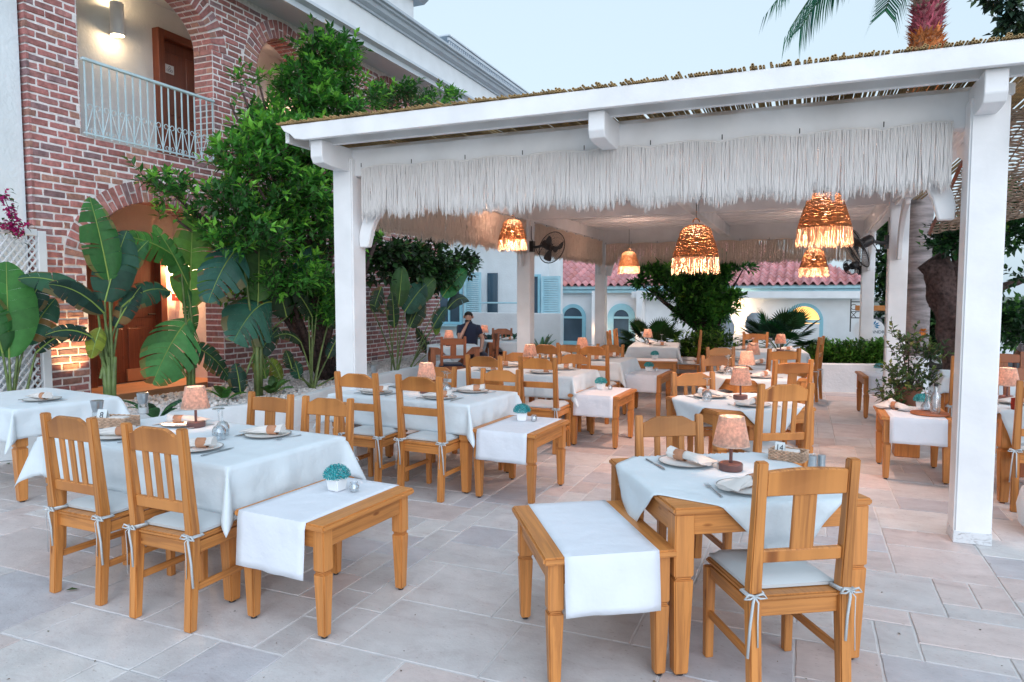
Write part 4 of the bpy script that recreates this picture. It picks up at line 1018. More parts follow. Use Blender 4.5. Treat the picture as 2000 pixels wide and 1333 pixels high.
setting('B5',.36,-.1,0,'at the right'); setting('B5',-.3,-.1,0,'at the left'); setting('A5',.1,-.35,0,'at the near end'); setting('A5',-.1,.2,90,'at the far end')
for u in(.12,-.14): place(WG,on('B5',u+.02,.0),0,'upturned wine glass '+('right' if u>0 else 'left')+' of the lamp on the far end right table','upturned wine glasses'); place(WG,on('A5',u,-.15),0,'upturned wine glass '+('right' if u>0 else 'left')+' of the lamp on the far end left table','upturned wine glasses')
setting('AL',.28,-.05,0,'by the edge',nr=0); setting('M1',-.1,.1,0,'by the lamp'); setting('M2',.05,.1,0,'by the lamp'); setting('C1',-.2,-.1,0,'nearest the post'); setting('C2',-.2,0,0,'nearest the post')
LAMPS=[('A8',-.22,.22),('A2',-.12,.12),('A3',.28,.0),('A4',.25,.0),('A5',.0,-.2),('B14',.06,.06),('B2',.0,.02),('B3',.0,.02),('B4',.0,.06),('B5',.32,.10),('M1',-.05,.0),('M2',-.05,.0),('C1',.12,.06),('C2',.3,.1)]
LAMPPOS={'A8':(383,834),'A2':(833,768),'A3':(1035,716),'A4':(1137,697),'A5':(1265,673),'B14':(1427,918),'B2':(1446,780),'B3':(1458,735),'B4':(1470,712),'B5':(1524,687),'M1':(877,676),'M2':(946,662),'C1':(1966,782)}
for k,u,v in LAMPS:
    ph=TB[k][3]; p=on(k,u,v)
    if k in LAMPPOS: q=atZ(*LAMPPOS[k],TB[k][4]); p=(q.x,q.y,q.z)
    place(LP,p,G(0,6),'lit wicker table lamp on '+ph,'lit wicker table lamps')
# extras
bk=make_basket('8'); tag(bk,'woven basket with number card 8 on the front left table','basket'); bk.location=atZ(225,834,TB['A8'][4]); bk.rotation_euler=(0,0,R(12)); bk.scale=(1.15,1.15,1.15)
bk=make_basket('14'); tag(bk,'woven basket with number card 14 on the front right table','basket'); bk.location=atZ(1540,898,TB['B14'][4]); bk.rotation_euler=(0,0,R(-14)); bk.scale=(.78,.9,.9)
ml=make_mill(); 
for x,y,l in((191,826,'glass and steel mill left of the basket on the front left table'),(280,808,'glass and steel mill right of the basket on the front left table'),(670,745,'steel mill behind the ladder-back chair on the second left table'),(732,742,'steel mill beside the left front post on the second left table')):
    key='A8' if x<400 else 'A2'; place(ml,atZ(x,y,TB[key][4]),G(0,3),l,'glass and steel mills',scale=1.35)
sh=make_shaker()
place(sh,atZ(1587,915,TB['B14'][4]),0,'steel shaker next to the number 14 basket','steel shakers'); place(sh,atZ(1604,913,TB['B14'][4]),0,'steel shaker farther from the number 14 basket','steel shakers')
o=tag(empty('candle_jar',atZ(1985,800,TB['C1'][4]+.0)),'red glass candle jar on the table at the right edge','candle jar')
m=MB(); m.lathe([(0,0),(.035,0),(.037,.02),(.037,.085),(.033,.085),(.033,.02),(0,.01)],20); m.build('jar',M['redglass'],o,smooth=50)
# things on the side table S7
o=tag(empty('wooden_board',on('S7',.12,-.1)),'round wooden serving board on the right side table','serving board'); m=MB(); m.lathe([(0,0),(.15,0),(.155,.008),(.15,.016),(0,.016)],36); m.build('board',M['darkwood'],o,smooth=50)
o=tag(empty('glass_bottle',atZ(1826,812,.5615)),'clear glass water bottle on the right side table','bottle'); m=MB(); m.lathe([(0,0),(.038,0),(.040,.01),(.040,.16),(.030,.19),(.016,.21),(.016,.26),(.013,.26),(.0135,.21),(.037,.16),(.037,.012),(0,.008)],24); m.build('bottle_body',M['glass'],o,smooth=60)
m=MB(); m.lathe([(0,.255),(.017,.255),(.017,.28),(0,.28)],16); m.build('stopper',M['black'],o,smooth=40)
o=tag(empty('glass_carafe',atZ(1810,806,.5615)),'round glass carafe with a long neck on the right side table','carafe'); m=MB(); m.lathe([(0,0),(.03,0),(.05,.03),(.048,.06),(.02,.10),(.014,.15),(.028,.20),(.026,.20),(.012,.15),(.018,.10),(.045,.06),(.047,.03),(0,.006)],24); m.build('carafe_body',M['glass'],o,smooth=60)
for i,(x,y) in enumerate(((1733,796),(1752,800))):
    place(NK,atZ(x,y,.563),R(60+70*i),('crumpled napkin in a ring at the corner of the right side table','crumpled napkin beside the serving board on the right side table')[i],'rolled napkins',scale=(.8,1.1,1.3))

M['navyp']=plain('navy_paint',(.03,.08,.12),.6); M['bluep']=plain('blue_paint',(.02,.20,.40),.6)
M['terracotta']=plain('roof_underlay',(.28,.10,.09),.9)
M['carp']=plain('car_paint',(.55,.62,.66),.25,.03,2)
M['reedg']=plain('weathered_rope',(.26,.19,.14),.9,.3,18)
M['rib']=plain('leaf_midrib',(.20,.30,.06),.5,.15,9)
# ================================================================ pendant lamps and fans
def pendant(loc,s,label,zt=2.74):
    x,y,z=loc; o=tag(empty('pendant_lamp',loc),label,'pendant lamp','woven straw pendant lamps'); rnd=random.Random(int(x*100)+9)
    H=.30*s; Rm=.205*s
    prof=lambda t:Rm*(1-.36*t-.20*t**3) if t<.70 else Rm*.680*math.sqrt(max(0,1-((t-.70)/.302)**2))+.003
    m=MB(); n=31
    for i in range(n):
        t=i/(n-1); r=prof(t); zz=H*t; rr=.0053*s
        jt=[rnd.uniform(-.0022,.0022) for _ in range(44)]; q=[(r+rr,zz),(r+rr*.3,zz+rr*.98),(r-rr,zz),(r+rr*.3,zz-rr*.98),(r+rr,zz)]
        secs=[]
        for a,b in q: secs.append([((a+.0022*s*(1 if (k+i)%2 else -1))*math.cos(2*PI*k/44),(a+.0022*s*(1 if (k+i)%2 else -1))*math.sin(2*PI*k/44),b+jt[k]) for k in range(44)])
        m.loft(secs,cap=False)
    for k in range(16):
        a=2*PI*k/16+.1; m.tube([((prof(t)-.004)*math.cos(a+t*.5),(prof(t)-.004)*math.sin(a+t*.5),H*t) for t in [j/8 for j in range(9)]],.0035*s,4)
    sh=m.build('shade',M['straw'],o,smooth=True)
    m=MB(); m.tube([(.03*s*math.cos(a),0,H+.02*s+.035*s*math.sin(a)) for a in [PI*k/8 for k in range(9)]],.006*s,6); m.build('loop',M['straw'],sh,smooth=True)
    m=MB()
    for k in range(230):
        a=2*PI*k/230+rnd.uniform(-.02,.02); l=rnd.uniform(.11,.16)*s; r=Rm+rnd.uniform(-.004,.006); c,d=math.cos(a),math.sin(a); w=rnd.uniform(-.010,.016)*s; tw=rnd.uniform(-.035,.035)
        m.tube([(r*c,r*d,.0),((r+w*.4)*c-tw*.3*d*.2,(r+w*.4)*d,-l*.4),((r+w*.8)*math.cos(a+tw*.5),(r+w*.8)*math.sin(a+tw*.5),-l*.75),((r+w)*math.cos(a+tw),(r+w)*math.sin(a+tw),-l)],[.0032*s,.003*s,.0024*s,.001],4,cap=False)
    m.build('straw_fringe',M['strawf'],o,fix=False)
    m=MB(); m.lathe([(0,.17*s),(.014*s,.165*s),(.022*s,.14*s),(.016*s,.115*s),(0,.11*s)],14); m.build('bulb',M['bulb'],o,smooth=True)
    m=MB(); m.tube([(0,0,H+.05*s),(0,0,zt-z)],.004,5); m.lathe([(.0,.17*s),(.016*s,.17*s),(.016*s,.22*s),(0,.22*s)],10); m.build('cable',M['whites'] if 0 else M['black'],o)
    lamp('pendant_light',(0,0,.10*s),60*PW,(1,.63,.47),.035,o)
PW=1.0
def pxpend(x,ybot,Y,s,label):
    p=atY(x,ybot,Y); p.z+=.13*s; pendant(tuple(p),s,label)
pxpend(1001,486,8.2,.86,'straw pendant lamp at the left, half hidden by the front fringe')
pxpend(1358,531,7.0,1.06,'largest straw pendant lamp hanging in the middle')
pxpend(1609,477,7.0,1.10,'straw pendant lamp at the right with its top behind the front fringe')
pxpend(1228,533,12.0,.86,'small far straw pendant lamp beside the rear left post')
pxpend(1589,539,12.0,1.0,'far straw pendant lamp beneath the big right one')
def fan(loc,face,label,rad=.22,post=None):
    o=tag(empty('wall_fan',loc),label,'fan','black wall fans'); f=Vector(face).normalized(); up=Vector((0,0,1)); r=up.cross(f).normalized(); u=f.cross(r)
    Mx=Matrix((r,u,f)).transposed().to_4x4()
    def bd(m,n,mat=M['black'],**k): return m.build(n,mat,o,M=Mx,**k)
    m=MB()
    m.tube([(rad*math.cos(2*PI*k/40),rad*math.sin(2*PI*k/40),.05) for k in range(41)],.007,6,cap=False)
    for k in range(48):
        a=2*PI*k/48; c,s=math.cos(a),math.sin(a)
        m.tube([(.04*c,.04*s,.13),(rad*.6*c,rad*.6*s,.12),(rad*c,rad*s,.055)],.0014,3,cap=False)
        m.tube([(.05*c,.05*s,.0),(rad*.7*c,rad*.7*s,.0),(rad*c,rad*s,.045)],.0014,3,cap=False)
    for q in(.4,.75): m.tube([(rad*q*math.cos(2*PI*k/30),rad*q*math.sin(2*PI*k/30),.125) for k in range(31)],.0014,3,cap=False)
    m.lathe([(0,.134),(.045,.134),(.045,.126)],16); bd(m,'cage')
    m=MB()
    for b in range(3):
        secs=[]
        for i in range(6):
            t=i/5; rr=.03+(rad*.86-.03)*t; w=.35+.45*math.sin(t*PI*.8); a0=b*2*PI/3+t*.3
            secs.append([(rr*math.cos(a0+q*w),rr*math.sin(a0+q*w),.06+.035*q) for q in(-.5,-.2,.1,.5)])
        m.loft(secs,cap=False,close=False)
    m.lathe([(0,.085),(.035,.08),(.035,.04),(0,.04)],14); bd(m,'blades',fix=False)
    m=MB(); m.lathe([(0,.0),(.055,0),(.065,-.05),(.06,-.13),(.04,-.15),(0,-.15)],18); bd(m,'motor',smooth=40)
    if post:
        p=Vector(post)-Vector(loc); q=f*-.1; m=MB(); m.tube([q,q*.4+p*.6+Vector((0,0,-.02)),p],.02,8); m.box(p,(.09,.09,.16)); m.tube([q+Vector((0,0,.03)),q*.5+p*.5+Vector((0,0,-.13)),p+Vector((0,0,.12)),p+Vector((0,0,.3))],.006,5); m.build('bracket',M['black'],o,smooth=40)
    return o
pA=atY(1074,482,9.62); fan(tuple(pA),(.80,-.45,-.35),'black wall fan on the left middle post',.235,post=(-3.79,9.80,2.33))
pB=atY(1681,478,9.2); fan(tuple(pB),(-.85,-.15,-.45),'black wall fan on the right middle post',.27,post=(.93,9.66,2.25))
pC=atY(1663,521,13.8); fan(tuple(pC),(-.6,-.55,-.3),'distant black fan on the rear right post',.13,post=(.93,14.0,2.05))

# ================================================================ plants
def leafquad(m,p,d,n,L,w,c):
    d=d.normalized(); s=d.cross(n)
    if s.length<1e-4: s=Vector((1,0,0))
    s.normalize(); n2=s.cross(d)
    a=p+d*L*.4+s*w*.5+n2*w*.18; b=p+d*L; e=p+d*L*.4-s*w*.5+n2*w*.18; mdl=p+d*L*.45
    m.add([p,a,b-n2*L*.08,e,mdl],[(0,1,4),(1,2,4),(4,2,3),(0,4,3)],None,0,c)
def twigs(m,blobs,n,L,w,cols,rnd,tm=None,per=8,up=.5,tw=.22,outv=Vector((0,0,0))):
    tot=sum(b[3]*b[4]*b[5] for b in blobs)**1
    wts=[(b[3]*b[4]*b[5])**.75 for b in blobs]; tot=sum(wts)
    for b,wt in zip(blobs,wts):
        c=Vector(b[:3]); k=int(n*wt/tot)
        for i in range(k):
            while True:
                q=Vector((rnd.uniform(-1,1),rnd.uniform(-1,1),rnd.uniform(-1,1)))
                if q.length<1: break
            if q.length<.45 and rnd.random()<.6: q=q.normalized()*rnd.uniform(.5,1)
            p=c+Vector((q.x*b[3],q.y*b[4],q.z*b[5]))
            if noise.noise(p*2.6)+.25<0 and rnd.random()<.8: continue
            g=.5+.5*noise.noise(p*1.7+Vector((5,2,1)))
            d=(Vector((q.x,q.y,q.z*.6))*.8+Vector((rnd.uniform(-.6,.6),rnd.uniform(-.6,.6),up+rnd.uniform(-.4,.5)))+outv).normalized()
            T=tw*rnd.uniform(.6,1.3)
            if tm: tm.tube([p,p+d*T],.003,3,cap=False)
            bend=Vector((rnd.uniform(-.3,.3),rnd.uniform(-.3,.3),rnd.uniform(-.5,.1)))
            young=rnd.random()<.55*g+.08
            for j in range(per):
                t=(j+.5)/per; pp=p+(d+bend*t*.4)*T*t; az=j*2.4+rnd.random(); x=d.orthogonal().normalized(); y=d.cross(x)
                dd=(x*math.cos(az)+y*math.sin(az))*(1.0-.4*t)+d*(.35+.7*t)+Vector((0,0,-.12))
                cc=cols[2] if (young and t>.5) else (cols[1] if g+rnd.uniform(-.25,.25)>.5 else cols[0]); kk=rnd.uniform(.75,1.25)
                leafquad(m,pp,dd,Vector((rnd.uniform(-.5,.5),rnd.uniform(-.5,.5),1)),L*rnd.uniform(.7,1.2)*(1 if t<.7 else .8),w*rnd.uniform(.8,1.2),tuple(v*kk for v in cc))
def pb(list_,X=None,Y=None,dp=.5):
    out=[]
    for it in list_:
        x,y,rx,ry=it[:4]; pl=it[4] if len(it)>4 else None
        p=atX(x,y,pl or X) if X else atY(x,y,pl or Y); f=(p.y*math.cos(YAW)-p.x*math.sin(YAW)); k=f/FPX
        out.append((p.x,p.y,p.z,max(rx*k,.08) if Y else min(dp,rx*k*1.2+.1),max(rx*k*1.2,.08) if X else min(dp,rx*k*1.5),ry*k))
    return out
GR=((.032,.13,.026),(.068,.26,.038),(.19,.50,.06))
def leafy_tree():
    rnd=random.Random(21); base=Vector((-6.75,8.7,.3)); o=tag(empty('leafy_tree',base),'tall bushy dark green tree against the brick facade','tree')
    bl=pb([(640,130,42,50,-6.6),(600,180,60,50,-6.7),(690,190,45,45,-6.5),(505,160,12,22,-6.9),(470,170,10,14,-6.9),(450,205,16,10,-6.9),(515,235,34,22,-6.8),(640,225,90,34,-6.4),(560,235,50,36,-6.7),(590,270,80,34,-6.5),(520,290,50,30,-6.6),(610,90,18,34,-6.7),(665,110,22,44,-6.6),(770,195,45,28,-6.5),(870,190,16,18,-6.3),(840,205,25,15,-6.4),
        (560,290,110,50),(480,320,60,40),(620,330,70,60),(540,380,100,70),(450,400,50,40),(345,385,40,34,-6.9),(305,350,14,14,-7.0),(385,430,40,22,-6.9),(600,440,80,70),(480,470,80,50),(560,540,90,60),(620,590,60,60,-6.5),(480,560,50,50,-6.7),(345,430,26,14,-7.0),(700,470,30,50,-6.0)],X=-6.35,dp=.55)
    bl=[(a,b,c,d*.8,e*.8,max(.06,f-.10)) for a,b,c,d,e,f in bl]; m=MB(); t=MB(); twigs(m,bl,2900,.135,.056,GR,rnd,t,per=8,up=.7)
    T=Matrix.Translation(-base)
    m.build('crown',M['leaf'],o,M=T,fix=False)
    for b in bl:
        c=Vector(b[:3]); mid=base.lerp(c,.45)+Vector((rnd.uniform(-.1,.1),rnd.uniform(-.1,.1),.5))
        t.tube([base+Vector((rnd.uniform(-.1,.1),rnd.uniform(-.15,.15),0)),mid,c,c+Vector((0,0,b[5]*.5))],[.045,.03,.014,.005],6)
    t.build('trunk',M['bark'],o,M=T,fix=False,smooth=True)
leafy_tree()
def vine():
    rnd=random.Random(31); base=atX(690,700,-7.3); base.z=.3; o=tag(empty('climbing_tree',base),'dark leafy tree behind the left side fringe','tree')
    bl=pb([(740,492,34,14),(790,496,40,16),(845,508,40,20),(895,512,26,16),(800,530,30,14),(850,545,30,16),(850,470,9,14),(838,435,6,12),(728,540,8,16)],X=-6.7,dp=.3)
    m=MB(); t=MB(); twigs(m,bl,560,.15,.085,((.014,.035,.012),(.022,.07,.018),(.05,.14,.03)),rnd,t,per=7,up=-.2)
    T=Matrix.Translation(-base); m.build('crown',M['leaf'],o,M=T,fix=False)
    for b in bl[:5]: c=Vector(b[:3]); t.tube([base,base+Vector((0,0,1.6)),base.lerp(c,.5)+Vector((0,0,1.0)),c],[.03,.025,.015,.006],6)
    t.build('trunk',M['bark'],o,M=T,fix=False,smooth=True)
vine()
def bigleaf(m,p0,p1,W_,nrm,col,rnd,arch=.12,split=.5,fold=.25):
    p0=Vector(p0);p1=Vector(p1); ax=p1-p0; L=ax.length; nrm=Vector(nrm); nrm=(nrm-ax.normalized()*nrm.dot(ax.normalized())).normalized()
    upv=Vector((0,0,1)); ctl=(p0+p1)/2+upv*L*arch+nrm*L*.04
    N=26; mid=[];tan=[]
    for i in range(N+1):
        t=i/N; mid.append(p0*(1-t)**2+ctl*2*t*(1-t)+p1*t*t); tan.append(((ctl-p0)*(1-t)+(p1-ctl)*t).normalized())
    for side in(-1,1):
        groups=[];i=0
        while i<N:
            g=rnd.randint(1,3) if rnd.random()<split*1.15 else rnd.randint(3,7); groups.append((i,min(N,i+g))); i+=g
        for a,b in groups:
            dr=rnd.uniform(-.25,.12)*(1 if split>.2 else .3); gp=rnd.uniform(.0,.55)*split; sh=rnd.uniform(-.3,.5)*split/N
            secs=[]
            for i in range(a,b+1):
                t=i/N; w=W_/2*max(.0,math.sin(PI*min(1,max(0,t*.98+.015))**.72))**.62*(1+.05*noise.noise((t*9,side,p0.x)))
                q=0 if b==a else (i-a)/(b-a)*2-1
                s=tan[i].cross(nrm)*side; row=[]
                for k in range(5):
                    v=k/4; off=s*w*v*math.cos(fold)+nrm*(w*v*math.sin(fold)*.9-w*v*v*(.35-dr))-upv*w*v*v*.22*(1 if split>.2 else .4)
                    row.append(mid[i]+off+tan[i]*(v*w*.32+ (sh*L*v) - q*gp*L/N*v*1.3*(b-a)/2*.6))
                secs.append(row)
            n0=len(m.v); V=[x for r in secs for x in r]; F=[];U=[];nn=5
            k0=rnd.uniform(.75,1.25); cc=tuple(x*k0 for x in col)
            if rnd.random()<.018*(split>.2): cc=(.16,.10,.03)
            for i in range(len(secs)-1):
                for k in range(4):
                    F.append((i*nn+k,i*nn+k+1,(i+1)*nn+k+1,(i+1)*nn+k)); tt=(a+i)/N
                    U.append([(tt*L*9-.5*k/4,k/4),(tt*L*9-.5*(k+1)/4,(k+1)/4),((tt+1/N)*L*9-.5*(k+1)/4,(k+1)/4),((tt+1/N)*L*9-.5*k/4,k/4)])
            e=rnd.random()<.35
            if not e or split<.2: m.add(V,F,U,0,cc)
            else:
                I=[j for j in range(len(F)) if j%4!=3]; J=[j for j in range(len(F)) if j%4==3]
                m.add(V,[F[j] for j in I],[U[j] for j in I],0,cc); m.add(V,[F[j] for j in J],[U[j] for j in J],0,tuple(a*.5+b*.5 for a,b in zip(cc,(.26,.17,.05))))
    return mid
def strelitzia(name,bpx,X,leaves,label,cat='plant',stemw=.018,z0=.3,tr=0,group=None):
    base=atX(bpx[0],bpx[1],X); base.z=z0; rnd=random.Random(int(bpx[0])); o=tag(empty('bird_of_paradise_plant',base),label,cat,group)
    T=Matrix.Translation(-base); lm=MB(); sm=MB(); rib=MB()
    for lf in leaves:
        x0,y0,x1,y1,wpx,col=lf[:6]; opt=lf[6] if len(lf)>6 else {}
        a=atX(x0,y0,opt.get('X',X)); b=atX(x1,y1,opt.get('X2',opt.get('X',X))+opt.get('dx',0)); f=a.y*math.cos(YAW)-a.x*math.sin(YAW); w=wpx*f/FPX
        nr=opt.get('n') or (1,-.55,.35); mid=bigleaf(lm,a,b,w,nr,col,rnd,opt.get('arch',.1),opt.get('split',.6),opt.get('fold',.3))
        rib.tube(mid[::3]+[mid[-1]],[.010*(1-.8*k/9) for k in range(len(mid[::3])+1)],5,cap=False)
        s0=base+Vector((rnd.uniform(-.06,.06),rnd.uniform(-.06,.06),tr*.8)); d=mid[0]-mid[1]
        c1=s0.lerp(a,.5)+Vector((0,0,.15*(a-s0).length)); 
        if a.z>s0.z: c1=Vector((s0.x*.6+a.x*.4,s0.y*.6+a.y*.4,a.z*.55+s0.z*.45))
        pts=[s0*(1-t)**2+c1*2*t*(1-t)+a*t*t for t in [k/8 for k in range(9)]]
        sm.tube(pts,[stemw*(1-.45*k/8) for k in range(9)],6,cap=False)
    if tr:
        for k in range(4): q=Vector((rnd.uniform(-.04,.04),rnd.uniform(-.04,.04),0)); sm.tube([base+q,base+q*1.2+Vector((0,0,tr*.6)),base+q*2+Vector((0,0,tr*1.2))],[.030,.028,.018],8)
    lm.build('foliage',M['bleaf'],o,M=T,fix=False,smooth=True); sm.build('stem',M['stem'],o,M=T,fix=False,smooth=True); rib.build('midrib',M['rib'],o,M=T,fix=False,smooth=True)
M['rib']=plain('leaf_midrib',(.20,.30,.06),.5,.15,9)
D1=(.018,.085,.05); D2=(.012,.05,.035); B1=(.03,.15,.03); B2=(.055,.22,.04); D3=(.016,.05,.02)
strelitzia('p',(30,775),-7.15,[(18,700,12,512,104,(.05,.22,.04),dict(split=.05,fold=.2)),(48,672,108,584,60,D1,dict(split=.3)),(45,620,85,545,55,D2,dict(split=.2)),(70,690,170,640,26,D2,dict(arch=.2)),(5,690,-40,560,70,B1,{})],'banana-leaved plant at the left edge with one broad upright leaf')
strelitzia('p',(215,812),-6.67,[(213,548,175,386,75,B1,dict(split=.6,fold=.45)),(205,590,248,450,80,D1,dict(split=.3)),(203,612,95,556,50,D2,dict(arch=.22,split=.4)),(190,600,35,545,48,(.022,.10,.05),dict(arch=.30,split=.35,X2=-7.0)),(238,600,336,572,52,D1,dict(arch=.3,split=.7)),(180,660,88,655,34,D2,dict(arch=.25)),(196,640,178,700,36,(.20,.26,.02),dict(split=.2)),(225,640,275,560,40,D2,{}),(222,560,290,470,40,(.03,.14,.04),{})],'large split-leaved plant in front of the red door',tr=.55)
strelitzia('p',(372,772),-7.0,[(372,622,298,750,105,(.06,.24,.07),dict(arch=.18,split=.75,fold=.12,n=(.8,-.8,.3))),(370,600,376,420,95,(.07,.22,.03),dict(split=.35,fold=.5)),(352,510,236,462,60,B2,dict(arch=.15,split=.7)),(372,676,452,746,48,D1,dict(arch=.22,split=.9)),(368,560,300,440,40,B2,dict(split=.8)),(378,650,365,560,30,B1,{}),(360,690,330,740,30,(.10,.18,.03),{})],'split-leaved plant in front of the peach porch wall',tr=.5)
strelitzia('p',(505,775),-6.4,[(504,590,506,440,95,(.035,.12,.02),dict(split=.05,fold=.4)),(470,480,406,592,90,(.03,.13,.10),dict(arch=.2,split=.85,fold=.1,n=(.8,-.8,.3))),(530,590,456,668,105,(.03,.14,.10),dict(arch=.28,split=.8,fold=.1,n=(.8,-.8,.3))),(560,620,520,500,70,D3,{}),(500,700,545,640,40,D2,{}),(520,740,500,690,36,(.05,.16,.03),{}),(470,770,460,710,40,D2,{}),(550,745,530,700,30,(.12,.2,.02),{})],'tall dark split-leaved plant before the brick wall',tr=.8)
strelitzia('p',(612,756),-6.3,[(626,552,588,498,85,(.03,.14,.10),dict(arch=.1,split=.6,fold=.1,n=(.8,-.8,.3))),(600,560,640,480,40,D3,{}),(588,670,535,660,22,D3,dict(arch=.3)),(650,600,690,545,35,D3,{}),(570,720,558,685,26,D3,{}),(640,700,665,650,26,D2,{}),(690,720,655,700,30,D2,dict(arch=.3)),(585,740,575,705,30,D1,{}),(610,620,570,560,34,D3,{}),(640,640,700,600,34,D3,{})],'plant with many thin brown-green stems left of the front post',stemw=.015)
strelitzia('p',(772,722),-6.35,[(778,600,786,520,44,(.04,.12,.03),dict(split=.1)),(790,610,832,556,52,D1,dict(split=.2)),(800,640,828,585,44,D3,dict(split=.2)),(770,640,765,570,30,D3,{}),(812,590,850,545,42,(.05,.13,.03),dict(split=.1)),(745,560,728,610,30,D3,{}),(722,595,750,612,16,D3,{})],'dark upright plant between the left front post and the house',stemw=.014)
strelitzia('p',(800,722),-6.4,[(864,580,912,527,42,(.03,.20,.05),dict(split=.1)),(874,604,916,588,26,D2,dict(arch=.25,split=.1)),(845,640,872,600,30,D1,{}),(838,690,812,640,26,D3,{}),(852,655,856,620,18,(.15,.28,.03),dict(split=.1))],'bright leaved plant beside the blue window',stemw=.012)
def ground_fern(px,X,label,col,n=9,L=.3,z0=.32,Y=None):
    b=atX(px[0],px[1],X) if Y is None else atY(px[0],px[1],Y); b.z=z0; rnd=random.Random(px[0]); o=tag(empty('low_plant',b),label,'plant','low plants in the gravel bed'); m=MB()
    for i in range(n):
        a=rnd.random()*2*PI; d=Vector((math.cos(a),math.sin(a),rnd.uniform(.5,1.3))).normalized(); l=L*rnd.uniform(.6,1.1)
        bigleaf(m,d*l*.15,d*l+Vector((0,0,-l*.2)),l*.26,(d.y*.3,-d.x*.3,1),tuple(x*rnd.uniform(.7,1.3) for x in col),rnd,.25,.15)
    m.build('foliage',M['bleaf'],o,fix=False,smooth=True)
for px,X,l,c,n,L in(((118,795),-6.9,'low leafy plant in front of the lit brick pier',(.05,.15,.03),12,.36),((305,800),-6.1,'small plant with upright leaves near the salt mill',(.03,.13,.05),8,.42),((440,765),-6.5,'low plant at the end of the orange porch',(.06,.2,.03),9,.38),((530,770),-6.3,'low spreading plant by the brick wall',(.05,.13,.03),10,.36),((655,738),-6.6,'low dark plant left of the front post',D2,9,.36),((985,660),-7.2,'p',D1,9,.5)):
    if l!='p': ground_fern(px,X,l,c,n,L)
def bougain():
    rnd=random.Random(8); b=atX(5,400,-7.4); o=tag(empty('bougainvillea',b),'bougainvillea sprays with magenta bracts over the lattice','flowers'); m=MB(); g=MB(); t=MB()
    for cx,cy,k in((8,388,16),(20,410,12),(22,440,26),(35,452,18),(30,425,14),(5,440,8),(48,438,5)):
        for i in range(k):
            p=atX(cx+rnd.gauss(0,6),cy+rnd.gauss(0,5),-7.45+rnd.uniform(-.08,.1))-b
            for q in range(3): leafquad(m,p,Vector((rnd.uniform(-1,1),rnd.uniform(-1,1),rnd.uniform(-.6,.8))),Vector((rnd.random(),rnd.random(),1)),.04,.035,(.45*rnd.uniform(.7,1.2),.012,.16))
            if rnd.random()<.7: leafquad(g,p+Vector((0,rnd.uniform(-.05,.05),rnd.uniform(-.05,.05))),Vector((rnd.uniform(-1,1),rnd.uniform(-1,1),-.3)),Vector((0,0,1)),.06,.03,(.03,.09,.03))
    t.tube([atX(-40,350,-7.5)-b,atX(10,390,-7.45)-b,atX(30,440,-7.42)-b,atX(60,440,-7.4)-b],.004,5)
    m.build('bracts',M['magenta'],o,fix=False)['kind']='stuff'; g.build('leaves',M['leaf'],o,fix=False); t.build('branch',M['bark'],o)
bougain()
def shrub(name,blobs,base,label,n,L,w,cols,seed,cat='shrub',trunk=True,per=7,up=.4,group=None,tr=.04,tw=.22):
    rnd=random.Random(seed); base=Vector(base); o=tag(empty(name,base),label,cat,group); m=MB(); t=MB(); twigs(m,blobs,n,L,w,cols,rnd,t,per=per,up=up,tw=tw); T=Matrix.Translation(-base)
    m.build('crown' if cat=='tree' else 'foliage',M['leaf'],o,M=T,fix=False)
    for b in blobs:
        c=Vector(b[:3]); t.tube([base+Vector((rnd.uniform(-.05,.05),0,0)),Vector((base.x+(c.x-base.x)*.18,base.y+(c.y-base.y)*.3,base.z+(c.z-base.z)*.55)),c],[tr,tr*.7,tr*.12],6)
    t.build('trunk' if cat=='tree' else 'stem',M['bark'],o,M=T,fix=False,smooth=True)
cb=atY(1385,735,14.4)
shrub('vine_clad_tree',pb([(1285,528,34,9),(1252,556,12,10),(1325,545,44,18),(1385,548,34,22),(1335,582,30,18),(1412,524,24,8),(1370,595,26,18),(1428,584,16,7),(1378,635,20,34),(1345,612,22,20),(1400,608,22,22),(1380,575,36,20),(1452,526,18,3),(1395,505,20,6),(1280,580,14,6)],Y=14.4,dp=1.0),(cb.x,cb.y,0),'round vine-clad tree in the middle before the tile house',1700,.15,.07,((.035,.13,.025),(.07,.25,.04),(.16,.42,.06)),41,'tree',tr=.07,tw=.16)
cb=atY(1380,740,13.5)
shrub('hedge_bush',pb([(1360,700,38,34),(1395,695,35,36),(1350,725,25,22),(1410,725,28,22)],Y=13.4,dp=.6),(cb.x,cb.y,.3),'light green bush at the foot of the round tree',900,.11,.05,((.03,.10,.015),(.07,.18,.02),(.16,.32,.04)),42)
cb=atY(1640,720,13.4)
for a,(x,rx,lab) in enumerate(((1612,30,'green planter bush left of the rear right post'),(1662,26,'green planter bush touching the rear right post'),(1712,22,'planter bush right of the rear right post'))):
    q=atY(x,700,13.5); shrub('planter_bush',pb([(x,706,rx,16),(x+6,694,rx*.7,12)],Y=13.5,dp=.5),(q.x,13.5,.35),lab,480,.10,.045,((.04,.14,.015),(.08,.24,.03),(.15,.38,.06)),50+a,group='bushes in the curved planter')
